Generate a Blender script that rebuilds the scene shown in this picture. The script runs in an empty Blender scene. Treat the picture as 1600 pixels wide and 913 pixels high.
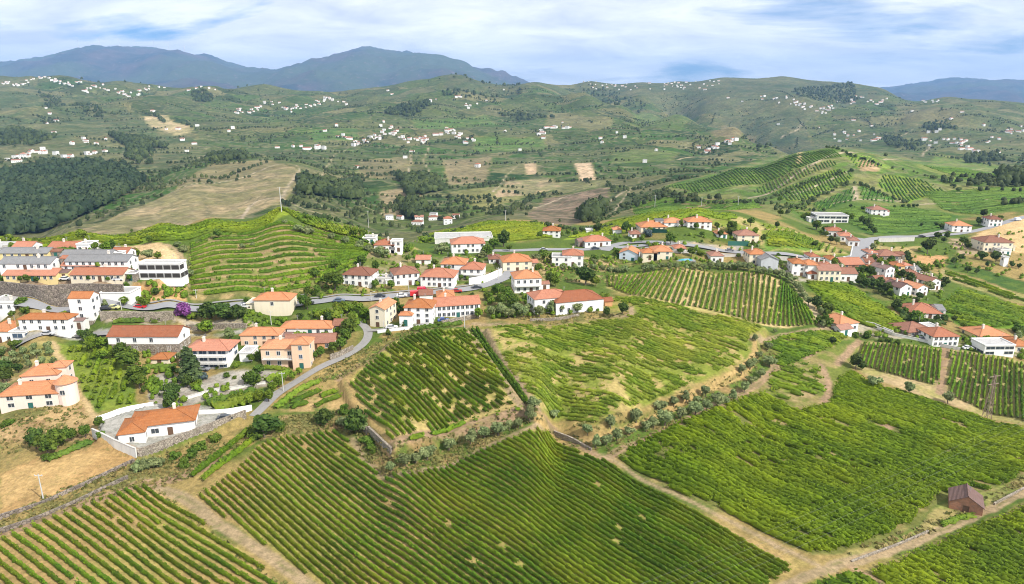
import bpy, math, random
import numpy as np
from math import radians, sin, cos, pi

# ------------------------------------------------------------------ camera, sky, sun, exposure
FPX, PITCH, CAMZ = 1067.0, radians(16.0), 90.0
scene = bpy.context.scene
COL = scene.collection
cam_d = bpy.data.cameras.new("camera"); cam = bpy.data.objects.new("camera", cam_d); COL.objects.link(cam)
cam_d.sensor_width = 36.0; cam_d.lens = FPX / 1600.0 * 36.0
cam_d.clip_start = 1.0; cam_d.clip_end = 60000.0
cam.location = (0, 0, CAMZ); cam.rotation_euler = (pi/2 - PITCH, 0, 0)
scene.camera = cam

SUN_EL, SUN_AZ = radians(43), math.atan2(0.80, -0.60)      # sun stands behind the camera, to the right
SUNV = (sin(SUN_AZ)*cos(SUN_EL), cos(SUN_AZ)*cos(SUN_EL), sin(SUN_EL))
sd = bpy.data.lights.new("sun", 'SUN'); sd.energy = 5.0; sd.angle = radians(0.55); sd.color = (1.0, 0.955, 0.88)
sun = bpy.data.objects.new("sun", sd); COL.objects.link(sun)
import mathutils
sun.rotation_euler = mathutils.Vector(SUNV).to_track_quat('Z', 'Y').to_euler()

world = bpy.data.worlds.new("World"); scene.world = world; world.use_nodes = True
wn = world.node_tree; wn.nodes.clear()
def N(t, typ, **kw):
    n = t.nodes.new(typ)
    for k, v in kw.items():
        if k.startswith('i_'):
            key = k[2:]
            n.inputs[int(key) if key.isdigit() else key.replace('_', ' ')].default_value = v
        else: setattr(n, k, v)
    return n
def L(t, a, b): t.links.new(a, b)
def out(n, i=0): return n.outputs[i]
def build_world():
    t = wn
    o = N(t, 'ShaderNodeOutputWorld'); bg = N(t, 'ShaderNodeBackground'); bg.inputs[1].default_value = 0.066
    sky = N(t, 'ShaderNodeTexSky', sky_type='NISHITA', sun_disc=False, sun_elevation=SUN_EL, sun_rotation=SUN_AZ,
            altitude=300.0, air_density=1.0, dust_density=1.2, ozone_density=1.6)
    tc = N(t, 'ShaderNodeTexCoord'); sep = N(t, 'ShaderNodeSeparateXYZ'); L(t, tc.outputs['Generated'], sep.inputs[0])
    # cloud layer seen in perspective: direction / height
    mz = N(t, 'ShaderNodeMath', operation='MAXIMUM'); L(t, sep.outputs[2], mz.inputs[0]); mz.inputs[1].default_value = 0.0
    ad = N(t, 'ShaderNodeMath', operation='ADD'); L(t, mz.outputs[0], ad.inputs[0]); ad.inputs[1].default_value = 0.20
    dx = N(t, 'ShaderNodeMath', operation='DIVIDE'); L(t, sep.outputs[0], dx.inputs[0]); L(t, ad.outputs[0], dx.inputs[1])
    dy = N(t, 'ShaderNodeMath', operation='DIVIDE'); L(t, sep.outputs[1], dy.inputs[0]); L(t, ad.outputs[0], dy.inputs[1])
    cb = N(t, 'ShaderNodeCombineXYZ'); L(t, dx.outputs[0], cb.inputs[0]); L(t, dy.outputs[0], cb.inputs[1])
    mp = N(t, 'ShaderNodeMapping'); L(t, cb.outputs[0], mp.inputs[0])
    mp.inputs['Location'].default_value = CLOUD_OFF; mp.inputs['Rotation'].default_value = (0, 0, radians(14)); mp.inputs['Scale'].default_value = (0.75, 1.0, 1.0)
    n1 = N(t, 'ShaderNodeTexNoise', i_Scale=1.15, i_Detail=11.0, i_Roughness=0.56, i_Distortion=0.35); L(t, mp.outputs[0], n1.inputs['Vector'])
    cr = N(t, 'ShaderNodeValToRGB'); L(t, n1.outputs[0], cr.inputs[0])
    cr.color_ramp.elements[0].position = 0.335; cr.color_ramp.elements[0].color = (0.03, 0.03, 0.03, 1)
    cr.color_ramp.elements[1].position = 0.455; cr.color_ramp.elements[1].color = (0.94, 0.94, 0.94, 1)
    n2 = N(t, 'ShaderNodeTexNoise', i_Scale=2.4, i_Detail=9.0, i_Roughness=0.6, i_Distortion=0.4); L(t, mp.outputs[0], n2.inputs['Vector'])
    cc = N(t, 'ShaderNodeMix', data_type='RGBA'); n2r = N(t, 'ShaderNodeMapRange'); L(t, n2.outputs[0], n2r.inputs[0]); n2r.inputs[1].default_value = 0.32; n2r.inputs[2].default_value = 0.66; L(t, n2r.outputs[0], cc.inputs[0])
    cc.inputs['A'].default_value = (11.8, 12.0, 12.5, 1); cc.inputs['B'].default_value = (19.5, 19.0, 18.6, 1)
    mx = N(t, 'ShaderNodeMix', data_type='RGBA'); L(t, cr.outputs[0], mx.inputs[0])
    tint = N(t, 'ShaderNodeMix', data_type='RGBA', blend_type='MULTIPLY'); tint.inputs[0].default_value = 1.0
    L(t, sky.outputs[0], tint.inputs['A']); tint.inputs['B'].default_value = (0.52, 0.98, 1.65, 1)
    L(t, tint.outputs['Result'], mx.inputs['A']); L(t, cc.outputs['Result'], mx.inputs['B'])
    L(t, mx.outputs['Result'], bg.inputs[0]); L(t, bg.outputs[0], o.inputs[0])
CLOUD_OFF = (12.4, 5.6, 0.0)
build_world()
vs = scene.view_settings
vs.view_transform = 'Standard'; vs.look = 'None'; vs.gamma = 1.0; vs.use_curve_mapping = False; vs.exposure = 0.32
scene.cycles.use_denoising = True; scene.cycles.filter_width = 1.05
scene.cycles.max_bounces = 6; scene.cycles.diffuse_bounces = 2; scene.cycles.glossy_bounces = 2; scene.cycles.transmission_bounces = 2
scene.cycles.volume_bounces = 0; scene.cycles.transparent_max_bounces = 6
scene.cycles.caustics_reflective = False; scene.cycles.caustics_refractive = False

# ------------------------------------------------------------------ numeric helpers
rnd = random.Random(11); NP = np.random.default_rng(5)
_perm = np.random.default_rng(3).random((256, 256))
def vnoise(x, y):
    xi = np.floor(x).astype(np.int64); yi = np.floor(y).astype(np.int64)
    fx = x - xi; fy = y - yi; fx = fx*fx*(3-2*fx); fy = fy*fy*(3-2*fy)
    g = lambda i, j: _perm[i & 255, j & 255]
    return (g(xi, yi)*(1-fx) + g(xi+1, yi)*fx)*(1-fy) + (g(xi, yi+1)*(1-fx) + g(xi+1, yi+1)*fx)*fy
def fbm(x, y, o=4, off=0.0):
    s = 0.0; a = 0.5; t = 0.0
    for k in range(o):
        s = s + a*vnoise(x*2**k + 17.3*k + off, y*2**k - 9.1*k + off); t += a; a *= 0.5
    return s/t
def ridged(x, y, o=4, off=0.0):
    s = 0.0; a = 0.5; t = 0.0
    for k in range(o):
        s = s + a*(1-np.abs(2*vnoise(x*2**k + 31*k + off, y*2**k + 7*k + off)-1)); t += a; a *= 0.5
    return s/t
def sstep(a, b, x):
    t = np.clip((x-a)/(b-a), 0, 1); return t*t*(3-2*t)

CP_, SP_ = cos(PITCH), sin(PITCH)
def px_ray(px, py):
    """pixel of the 1600 px photograph -> (x/y, (z-CAMZ)/y) of its sight line"""
    X = (np.asarray(px, float)-800)/FPX; Y = (456.5-np.asarray(py, float))/FPX
    den = CP_ + Y*SP_
    return X/den, (-SP_ + Y*CP_)/den

# ------------------------------------------------------------------ terrain height field
_cz = [  # near ground: px, py, height
 (0,913,0),(400,913,0),(800,913,0),(1200,913,-2),(1600,913,-5),(0,790,1),(250,762,1),(480,800,0),(600,752,1),(900,760,0),(1270,872,-2),(1600,775,-5),
 (30,715,3),(140,700,4),(215,714,3),(400,682,3),(520,674,2.5),(700,694,2),(860,676,1.0),(950,732,0.5),(30,640,5),(300,690,3),
 (560,600,6.5),(680,600,7),(800,630,6),(720,520,9.5),(612,692,5),(850,652,5),(960,610,6),(900,525,9.5),(1100,590,4.5),(1165,550,4),(1000,490,10.5),
 (1000,705,0),(1200,650,-2),(1400,700,-5),(1580,680,-7),(1300,600,-3),(1340,540,-4),(1470,540,-5),(1600,580,-8),(1540,655,-8),
 (20,560,6.5),(100,522,11),(250,552,8),(340,578,6.5),(440,572,7),(100,645,5),(250,481,15),(390,482,15),(530,472,15),(20,498,14),(140,512,12),(480,520,11),
 (50,441,22),(150,441,22),(255,443,20),(100,396,25),(20,392,25),(260,400,25),
 (600,464,14),(700,456,14),(780,432,14),(640,507,11),(740,492,11),(900,490,11),(932,470,11.5),(570,520,10),(500,590,7),(420,635,5),
 (950,440,10.5),(1100,432,9.5),(1222,442,6),(1270,507,2),(1150,502,6),(1000,407,12.5),(1130,411,10.5),(1250,433,6),(1310,441,4),(1340,386,7),(1400,462,0),
 (1450,495,-3),(1320,518,-1),(1500,542,-5),(1560,542,-6),(1580,452,-5),(1480,420,-1),
 (730,397,14.5),(870,389,14),(950,386,14),(1050,362,19),(1170,379,14),(1230,372,14),(640,395,17),(560,448,16),(800,405,14),
 (300,458,16),(420,452,16),(510,430,17.5),(1430,385,3),(1550,394,0),(1340,345,6)]
_cd = [  # crests, slopes and valleys beyond: px, py, distance
 (440,327,345),(330,345,335),(250,357,325),(120,367,318),(0,377,312),(500,343,350),(560,358,345),(640,384,338),(360,385,300),(470,380,305),
 (430,378,500),(250,400,470),(0,412,450),(120,405,460),(560,388,500),(640,398,470),(700,372,400),(760,352,430),(840,352,420),(760,370,380),
 (1090,327,420),(1020,335,430),(1150,335,420),(1210,345,430),(1090,345,520),(930,355,440),
 (110,362,620),(250,352,640),(350,338,680),(430,318,700),(460,265,1000),(300,290,850),(200,330,720),(380,310,780),
 (60,367,700),(0,345,780),(100,300,1000),(200,280,1050),(60,258,1250),(150,252,1300),(235,290,1000),(0,280,1150),
 (30,240,1450),(150,236,1500),(100,200,1900),(0,180,2200),(250,228,1700),(200,182,2300),(100,150,2900),(0,119,3500),(100,117,3500),(200,128,3500),(300,138,3600),(400,137,3700),(300,190,2300),(350,240,1500),
 (0,160,5000),(200,165,5000),(400,165,5000),(100,160,5000),(300,165,5000),
 (620,346,720),(700,352,690),(760,345,640),(540,350,640),(660,312,900),(560,300,950),(520,280,1100),(640,260,1300),(720,280,1150),(620,222,1900),(720,216,1900),(500,232,1700),(420,180,2600),(550,162,3000),(480,152,3000),(650,180,2500),(800,200,2100),(760,152,3100),(640,130,3600),(720,122,3500),(800,136,3500),(560,138,3700),(400,225,1800),(780,310,900),
 (640,162,5000),(800,170,5000),(560,165,5000),(720,165,5000),
 (850,328,850),(940,300,950),(900,347,650),(860,270,1250),(940,260,1300),(1000,292,950),(1040,252,1400),(900,222,1900),(1000,230,1700),(1100,236,1700),(1200,240,1650),(850,168,2800),(1000,182,2500),(1120,207,2100),
 (850,149,3100),(920,155,2900),(980,164,2700),(1060,174,2500),(1150,205,2000),(1205,236,1750),(920,180,3300),(980,196,3150),(1060,214,2950),(1150,250,2400),(1205,280,2150),
 (830,130,4300),(920,128,4300),(1000,129,4300),(1060,127,4400),(1130,120,4500),(1180,123,4500),(1225,120,4500),(1280,127,4300),(1330,131,4200),(1380,140,4000),(900,148,3900),(1000,150,3700),(1100,166,3300),(1200,192,2900),(1235,222,2500),(1300,166,3300),(1280,232,2300),
 (1000,165,6000),(1200,165,6000),(1100,165,6000),(1300,170,5800),(1380,180,5500),(880,160,6000),
 (1400,152,3700),(1480,155,3600),(1540,165,3400),(1600,178,3200),(1400,200,2700),(1500,200,2500),(1600,220,2200),(1400,240,1800),(1500,245,1700),(1600,252,1600),(1350,236,1900),
 (1500,200,5200),(1600,210,5200),(1400,190,5000),
 (1050,306,680),(1130,322,580),(1000,332,600),(1200,300,640),(1300,290,620),(1400,320,560),(1500,330,540),(1600,342,480),(1270,340,500),
 (1040,290,800),(1150,262,800),(1240,240,780),(1300,231,780),(1360,240,780),(1420,252,800),(1500,262,850),(1600,272,850),
 (1150,277,1050),(1240,262,1100),(1300,262,1150),(1420,275,1150),(1500,282,1150),(1600,290,1150),
 (0,99,8500),(60,87,8500),(110,77,8500),(145,72,8500),(190,75,8500),(230,80,8500),(270,80,8500),(330,90,8500),(400,99,8500),(440,98,8500),(480,88,8300),(520,83,8200),(565,73,8000),(600,77,8000),(630,83,8000),(655,79,8000),(700,88,8000),(720,94,8000),(740,104,8200),(780,114,8300),(815,125,8500),(860,142,8500),
 (0,138,6500),(200,138,6500),(400,142,6300),(600,140,6300),(800,148,6500),(0,140,12000),(400,150,12000),(800,160,12000),(0,140,15000),(800,160,15000),
 (1380,140,9000),(1420,134,9000),(1480,128,9000),(1520,122,9000),(1600,121,9000),(1250,152,9000),(1000,152,9000),(1500,160,7000),(1600,168,6500),(1200,160,14000),(1600,150,14000)]
_cd = [(px, py, D*1.5 if D >= 6200 else D) for px, py, D in _cd]     # the mountains stand well behind the hills
_A, _U, _Rv = [], [], []
for (px, py, z) in _cz:
    a, t = px_ray(px, py); D = (z-CAMZ)/t; _A.append(a); _U.append(math.log(D)); _Rv.append(z/D)
for (px, py, D) in _cd:
    a, t = px_ray(px, py); _A.append(a); _U.append(math.log(D)); _Rv.append(t + CAMZ/D)
for a in (-1.0, -0.5, 0, 0.5, 1.0):
    _A.append(a); _U.append(math.log(50)); _Rv.append(-1.0/50)
_A = np.array(_A, float); _U = np.array(_U, float); _Rv = np.array(_Rv, float)
KA, RC = 4.2, 0.06
def _phi(A, U): 
    return np.sqrt((KA*(A[:, None]-_A[None]))**2 + (U[:, None]-_U[None])**2 + RC*RC)
n = len(_A); M = np.zeros((n+3, n+3)); M[:n, :n] = _phi(_A, _U) + np.eye(n)*-0.004
Pm = np.stack([np.ones(n), _A, _U], 1); M[:n, n:] = Pm; M[n:, :n] = Pm.T
_W = np.linalg.solve(M, np.concatenate([_Rv, np.zeros(3)]))
NA = 640
AG = np.linspace(-1.15, 1.15, NA)
YG = np.concatenate([np.exp(np.linspace(math.log(40), math.log(800), 540))[:-1], np.exp(np.linspace(math.log(800), math.log(22500), 350))])
UG = np.log(YG); NU = len(YG)
AA, YY = np.meshgrid(AG, YG, indexing='ij'); UU = np.log(YY); XX = AA*YY
def _evalrbf():
    ac = np.clip(AA, -0.93, 0.93).ravel(); uc = UU.ravel(); r = np.empty(ac.size)
    for s in range(0, ac.size, 20000):
        e = slice(s, s+20000); ph = _phi(ac[e], uc[e])
        r[e] = ph @ _W[:n] + _W[n] + _W[n+1]*ac[e] + _W[n+2]*uc[e]
    return r.reshape(AA.shape)
Z = _evalrbf()*YY
# world-space relief that grows with distance
_w1 = sstep(500, 1100, YY); _w2 = sstep(6000, 9500, YY)
Z += (fbm(XX/23, YY/23, 3)-0.5)*0.7*sstep(90, 200, YY)
Z += _w1*(1-_w2)*((fbm(XX/420, YY/420, 5)-0.5)*26*np.clip(YY/2200, 0.3, 1.25) + (ridged(XX/230, YY/230, 3)-0.5)*7)
_w3 = sstep(1300, 2300, YY)*(1-sstep(3100, 4000, YY))
Z += _w3*((ridged(XX/820, YY/820, 3, 3.0)-0.62)*120+(ridged(XX/270, YY/270, 3, 8.0)-0.55)*26)*np.clip(YY/2600, 0.4, 1.2)
Z += _w2*((ridged(XX/2100, YY/2100, 5)-0.55)*280 + (ridged(XX/600, YY/600, 4)-0.5)*150 - 95)
T = (Z-CAMZ)/YY
def ucoord(y):
    u = np.log(np.clip(y, 40.001, 22499)); k = 539; b = math.log(800)
    return np.where(u < b, (u-UG[0])/(b-UG[0])*k, k + (u-b)/(UG[-1]-b)*(NU-1-k))
def H(x, y):
    """ground height at world x, y"""
    x = np.asarray(x, float); y = np.asarray(y, float)
    fa = np.clip((x/np.maximum(y, 1)-AG[0])/(AG[1]-AG[0]), 0, NA-1.001); fu = np.clip(ucoord(y), 0, NU-1.001)
    i = fa.astype(int); j = fu.astype(int); fa = fa-i; fu = fu-j
    return ((Z[i, j]*(1-fa)+Z[i+1, j]*fa)*(1-fu) + (Z[i, j+1]*(1-fa)+Z[i+1, j+1]*fa)*fu)
def H1(x, y): return float(H(np.array([x]), np.array([y]))[0])
def ground(px, py, dz=0.0):
    """world x, y where the sight line through a photograph pixel meets the ground (raised by dz)"""
    px = np.atleast_1d(np.asarray(px, float)); py = np.atleast_1d(np.asarray(py, float))
    a, t = px_ray(px, py)
    fa = np.clip((a-AG[0])/(AG[1]-AG[0]), 0, NA-1.001); i = fa.astype(int); f = (fa-i)[:, None]
    Zc = Z[i]*(1-f) + Z[i+1]*f
    g = (Zc + dz - CAMZ) - t[:, None]*YG[None]
    hit = g >= 0; j = np.argmax(hit, 1); j = np.where(hit.any(1), j, NU-1); j = np.maximum(j, 1)
    k = np.arange(len(px)); g0 = g[k, j-1]; g1 = g[k, j]
    w = np.clip(-g0/np.where(np.abs(g1-g0) < 1e-9, 1e-9, g1-g0), 0, 1)
    y = YG[j-1]*(1-w) + YG[j]*w
    return a*y, y
def gpt(px, py, dz=0.0):
    x, y = ground([px], [py], dz); return float(x[0]), float(y[0])
def gpoly(pts, dz=0.0):
    p = np.array(pts, float); x, y = ground(p[:, 0], p[:, 1], dz); return np.stack([x, y], 1)
def to_px(x, y, z):
    dz = z-CAMZ; c = y*CP_ - dz*SP_; u = y*SP_ + dz*CP_
    return 800 + FPX*x/c, 456.5 - FPX*u/c
def mpp(x, y, z=0.0):
    """metres per photograph pixel at a point"""
    return (y*CP_ - (z-CAMZ)*SP_)/FPX
def inpoly(poly, x, y):
    r = np.zeros(np.shape(x), bool); n = len(poly)
    for i in range(n):
        x0, y0 = poly[i]; x1, y1 = poly[(i+1) % n]
        if y0 == y1: continue
        c = ((y0 > y) != (y1 > y)) & (x < (x1-x0)*(y-y0)/(y1-y0) + x0)
        r ^= c
    return r
def edge_dist(poly, x, y, closed=True):
    d = np.full(np.shape(x), 1e9); n = len(poly)
    for i in range(n if closed else n-1):
        p = np.asarray(poly[i]); q = np.asarray(poly[(i+1) % n]); v = q-p; l2 = float(v@v) + 1e-9
        s = np.clip(((x-p[0])*v[0] + (y-p[1])*v[1])/l2, 0, 1)
        d = np.minimum(d, np.hypot(x-p[0]-s*v[0], y-p[1]-s*v[1]))
    return d
def window(poly, m):
    lo = poly.min(0)-m; hi = poly.max(0)+m
    j0 = max(int(np.searchsorted(YG, lo[1]))-1, 0); j1 = min(int(np.searchsorted(YG, hi[1]))+1, NU)
    ys = YG[j0:j1]; 
    if len(ys) == 0: return None
    amin = min(lo[0]/ys[0], lo[0]/ys[-1]); amax = max(hi[0]/ys[0], hi[0]/ys[-1])
    i0 = max(int(np.searchsorted(AG, amin))-1, 0); i1 = min(int(np.searchsorted(AG, amax))+1, NA)
    return slice(i0, i1), slice(j0, j1)
def raise_poly(pts, dz, ramp=1.2):
    """terrace step: lift the ground inside a polygon"""
    P = gpoly(pts, dz); w = window(P, ramp)
    x, y = XX[w], YY[w]; ins = inpoly(P, x, y); d = edge_dist(P, x, y)
    Z[w] += dz*np.clip(0.5 + np.where(ins, d, -d)/ramp, 0, 1)
    return P
def resample(P, ds, closed=False):
    P = np.asarray(P, float)
    if closed: P = np.vstack([P, P[:1]])
    l = np.concatenate([[0], np.cumsum(np.hypot(*np.diff(P, axis=0).T))]); n = max(int(l[-1]/ds), 2)
    s = np.linspace(0, l[-1], n); return np.stack([np.interp(s, l, P[:, k]) for k in range(P.shape[1])], 1)
def smooth_line(P, k=3):
    P = np.asarray(P, float)
    for _ in range(k):
        Q = [P[0]]
        for i in range(len(P)-1):
            Q += [P[i]*0.75+P[i+1]*0.25, P[i]*0.25+P[i+1]*0.75]
        Q.append(P[-1]); P = np.array(Q)
    return P
# ------------------------------------------------------------------ terrace steps (real height changes)
FIELD_B = [(545,598),(575,568),(600,545),(640,524),(725,513),(745,530),(780,580),(812,632),(740,655),(660,682),(616,694),(585,662),(560,630)]
FIELD_D = [(760,512),(850,511),(940,500),(985,498),(1000,480),(935,462),(1000,465),(1100,490),(1200,518),(1172,530),(1174,553),(1150,574),(1080,604),(985,640),(930,664),(880,655),(835,640),(790,575)]
raise_poly([(530,592),(575,563),(600,540),(640,519),(728,508),(750,530),(785,580),(826,636),(740,664),(660,690),(616,704),(575,668),(545,628)], 2.4, 1.0)
raise_poly([(835,648),(790,580),(756,512),(850,507),(950,496),(1000,470),(1100,480),(1200,512),(1184,530),(1182,556),(1158,580),(1080,612),(985,649),(930,678),(880,668)], 1.8, 1.2)
raise_poly([(150,684),(216,712),(383,652),(330,636),(245,628),(160,655)], 1.8, 0.8)      # bungalow platform
raise_poly([(0,441),(205,443),(292,443),(292,410),(205,405),(190,384),(0,384)], 3.0, 1.0)  # housing terrace above the long stone wall
TERR_A = [(288,384),(335,365),(420,353),(500,362),(552,374),(590,392)]; TERR_B = [(288,462),(350,464),(420,466),(480,456),(520,432),(575,408)]; NT = 12
def terrace_cols(k=60):
    PA, PB = resample(gpoly(TERR_A), 1.0), resample(gpoly(TERR_B), 1.0); s = np.linspace(0, 1, k)
    f = lambda P: np.stack([np.interp(s, np.linspace(0, 1, len(P)), P[:, c]) for c in (0, 1)], 1)
    return f(PA), f(PB)
TCA, TCB = terrace_cols()
TERR_BANK = np.zeros_like(Z); TERR_IN = np.zeros_like(Z)
def cut_terraces():
    za, zb = H(TCA[:, 0], TCA[:, 1]), H(TCB[:, 0], TCB[:, 1]); P = np.vstack([TCA, TCB[::-1]]); w = window(P, 3); x, y = XX[w], YY[w]
    idx = np.arange(len(TCA), dtype=float); s = np.full(x.shape, 0.5); ci = np.zeros(x.shape)
    for _ in range(6):
        best = np.full(x.shape, 1e9)
        for k in range(len(TCA)):
            xs = TCA[k, 0]+(TCB[k, 0]-TCA[k, 0])*s; d = np.abs(x-xs); m = d < best; best = np.where(m, d, best); ci = np.where(m, k, ci)
        c = ci.astype(int); s = np.clip((y-TCA[c, 1])/(TCB[c, 1]-TCA[c, 1]), 0, 1)
    za = np.convolve(np.pad(za, 4, mode='edge'), np.ones(9)/9, 'valid'); zb = np.convolve(np.pad(zb, 4, mode='edge'), np.ones(9)/9, 'valid')
    wob = s*NT+(fbm(x/25, y/25, 2, 6.0)-0.5)*0.35; q = np.floor(wob); f = wob-q
    st = np.clip((q+sstep(0.70, 0.98, f))/NT, 0, 1); c = ci.astype(int); z = za[c]+(zb[c]-za[c])*st
    m = np.clip(np.where(inpoly(P, x, y), edge_dist(P, x, y), 0)/5.0, 0, 1)
    Z[w] = Z[w]*(1-m)+z*m; TERR_BANK[w] = m*((f > 0.74) & (f < 0.98)); TERR_IN[w] = m
cut_terraces()

# ------------------------------------------------------------------ land cover (surface colours, far slopes darkened for distance, stored on the ground)
STRAW = (0.38,0.265,0.115); DIRT = (0.32,0.24,0.145); DIRTP = (0.30,0.205,0.13); DRY = (0.29,0.215,0.085); GRASS = (0.095,0.145,0.025); GOLD = (0.43,0.29,0.13)
LAWN = (0.12,0.20,0.03); CONC = (0.30,0.285,0.26); EARTH = (0.30,0.19,0.11); LIME = (0.18,0.225,0.035); DGREEN = (0.05,0.10,0.02); OLIVE = (0.15,0.15,0.05); RUST = (0.36,0.20,0.09)
CRGB = np.zeros(Z.shape+(3,)); CALP = np.zeros(Z.shape)
JX = (fbm(XX/4, YY/4, 3, 5.0)-0.5); JY = (fbm(XX/4+50, YY/4, 3, 9.0)-0.5)
_nb = sstep(0.36, 0.56, fbm(XX/28, YY/28, 4, 2.0))[..., None]
CRGB[:] = np.array(GRASS)*_nb*0.9 + np.array(DRY)*(1-_nb)
CALP[:] = 1-sstep(380, 620, YY + (fbm(XX/90, YY/90, 3)-0.5)*200)
def paint(pts, c, c2=None, sc=10.0, thr=(0.4, 0.6), feather=0.8, alpha=1.0, jit=2.0, world=False, dz=0.0):
    P = np.asarray(pts) if world else gpoly(pts, dz)
    w = window(P, feather+3)
    if w is None: return P
    k = np.clip(YY[w]/180.0, 1, 30)
    x = XX[w]+JX[w]*jit*k; y = YY[w]+JY[w]*jit*k
    ins = inpoly(P, x, y); d = edge_dist(P, x, y)
    m = np.clip(0.5 + np.where(ins, d, -d)/(feather*k), 0, 1)*alpha
    c = np.array(c, float)*np.ones(x.shape+(1,))
    if c2 is not None:
        f = sstep(thr[0], thr[1], fbm(XX[w]/sc, YY[w]/sc, 4, sc))[..., None]; c = c*(1-f) + np.array(c2)*f
    CRGB[w] = CRGB[w]*(1-m[..., None]) + c*m[..., None]; CALP[w] = np.maximum(CALP[w], m)
    return P
def track(pts, width, c=DIRT, c2=None, soft=0.6, jit=1.2, world=False, strip=True):
    P = np.asarray(pts) if world else gpoly(pts)
    P = smooth_line(P, 2); w = window(P, width+2)
    k = np.clip(YY[w]/180.0, 1, 30)
    x = XX[w]+JX[w]*jit; y = YY[w]+JY[w]*jit; d = edge_dist(P, x, y, False)
    m = np.clip((width/2-d)/(soft*k)+0.5, 0, 1)
    cc = np.array(c, float)*np.ones(x.shape+(1,))
    if strip:  # grassy strip between the wheel ruts
        g = (np.exp(-(d/0.35)**2)*sstep(0.45, 0.6, fbm(XX[w]/6, YY[w]/6, 3, 3.0)))[..., None]*0.7
        cc = cc*(1-g) + np.array(OLIVE)*g
    CRGB[w] = CRGB[w]*(1-m[..., None]) + cc*m[..., None]; CALP[w] = np.maximum(CALP[w], m)
    return P
# --- vineyard soils
F1 = [(-60,868),(0,842),(110,797),(228,757),(250,768),(300,800),(345,842),(400,880),(455,925),(440,960),(-60,960)]
F2 = [(303,778),(340,752),(375,728),(400,697),(432,684),(522,671),(545,690),(572,722),(598,750),(650,737),(740,706),(832,671),(858,672),(960,733),(1100,806),(1265,880),(1195,925),(1150,960),(560,960),(505,915),(440,872),(380,830),(330,798)]
FE = [(962,712),(990,692),(1080,652),(1170,618),(1190,610),(1240,640),(1290,632),(1305,590),(1330,575),(1360,600),(1440,625),(1530,655),(1600,672),(1660,680),(1660,700),(1600,745),(1560,770),(1520,765),(1470,780),(1440,815),(1395,840),(1320,865),(1270,868),(1170,822),(1060,770)]
FG = [(1350,890),(1420,866),(1500,830),(1560,806),(1640,772),(1700,800),(1700,960),(1430,960)]
FG2 = [(1240,925),(1320,893),(1345,897),(1385,925),(1360,960),(1230,960)]
FR = [(1332,546),(1345,533),(1420,538),(1500,546),(1600,566),(1660,575),(1660,690),(1600,664),(1530,648),(1440,620),(1360,590),(1330,570)]
FF = [(948,430),(1000,428),(1090,424),(1180,426),(1222,438),(1255,470),(1276,507),(1230,512),(1150,497),(1060,478),(985,463),(950,450)]
FK = [(1180,532),(1230,522),(1305,520),(1330,528),(1300,548),(1270,560),(1230,575),(1200,575),(1215,550)]
FK2 = [(1200,580),(1240,565),(1285,578),(1292,615),(1240,628),(1195,612)]
paint(F1, STRAW, (0.36,0.29,0.10), 14)
paint(F2, STRAW, (0.30,0.27,0.08), 25, (0.35,0.65))
paint(FIELD_B, (0.44,0.34,0.14), (0.27,0.27,0.06), 6, (0.48,0.62))
paint(FIELD_D, (0.20,0.235,0.04), (0.38,0.30,0.12), 4, (0.47,0.60), feather=2.0)
paint([(940,470),(1010,466),(1100,492),(1190,518),(1150,530),(1060,520),(985,500)], (0.17,0.205,0.03), (0.33,0.27,0.09), 5, (0.48,0.65), feather=3)
paint(FE, (0.15,0.16,0.045), (0.30,0.24,0.10), 8, (0.56,0.7))
paint([(1185,610),(1260,595),(1330,640),(1385,668),(1370,690),(1290,650),(1210,640)], (0.20,0.19,0.065), (0.12,0.165,0.03), 5)
paint(FG, (0.20,0.18,0.06)); paint(FG2, (0.25,0.22,0.06), LIME, 9)
paint(FR, (0.40,0.30,0.17), (0.30,0.27,0.10), 10)
paint(FF, (0.50,0.38,0.19), (0.40,0.34,0.13), 14)
paint([(1190,600),(1300,545),(1345,535),(1335,575),(1305,600),(1330,640),(1240,640)], (0.14,0.165,0.035), (0.26,0.21,0.09), 6, (0.5,0.65))
paint(FK, (0.24,0.21,0.08), (0.13,0.17,0.03), 5); paint(FK2, (0.30,0.23,0.115), (0.15,0.18,0.035), 5, (0.42,0.6))
# --- around the lower houses
paint([(0,740),(55,715),(140,697),(150,684),(212,712),(215,720),(110,770),(60,790),(0,812)], GOLD, (0.36,0.23,0.10), 10)
paint([(0,812),(60,790),(225,715),(300,690),(380,655),(400,690),(300,745),(230,752),(110,795),(0,836)], OLIVE, DRY, 6)
paint([(0,655),(60,640),(125,625),(152,668),(150,690),(80,692),(0,715)], (0.40,0.28,0.14), (0.30,0.20,0.10), 8)
paint([(0,690),(60,695),(140,697),(60,715),(0,740)], OLIVE, DRY, 6)
paint([(84,535),(165,530),(190,545),(222,640),(205,640),(160,642),(150,648)], (0.13,0.19,0.03), LIME, 7)
paint([(0,560),(80,536),(150,655),(120,625),(90,590),(0,585)], (0.36,0.29,0.12), (0.24,0.23,0.07), 7)
paint([(76,535),(88,535),(156,655),(146,662)], (0.45,0.33,0.18))
paint([(25,530),(80,519),(175,524),(300,521),(380,521),(380,514),(170,516),(110,512),(60,524),(20,545)], CONC, (0.36,0.34,0.30), 6)
paint([(0,590),(90,585),(125,620),(60,650),(0,660)], (0.40,0.30,0.15), OLIVE, 6)
paint([(258,578),(300,600),(345,582),(400,578),(455,582),(420,603),(330,622),(262,640),(236,640),(230,600)], (0.36,0.335,0.30), (0.29,0.255,0.22), 5)
paint([(322,623),(420,605),(440,612),(400,640),(330,640)], GRASS, (0.07,0.13,0.025), 5)
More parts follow.
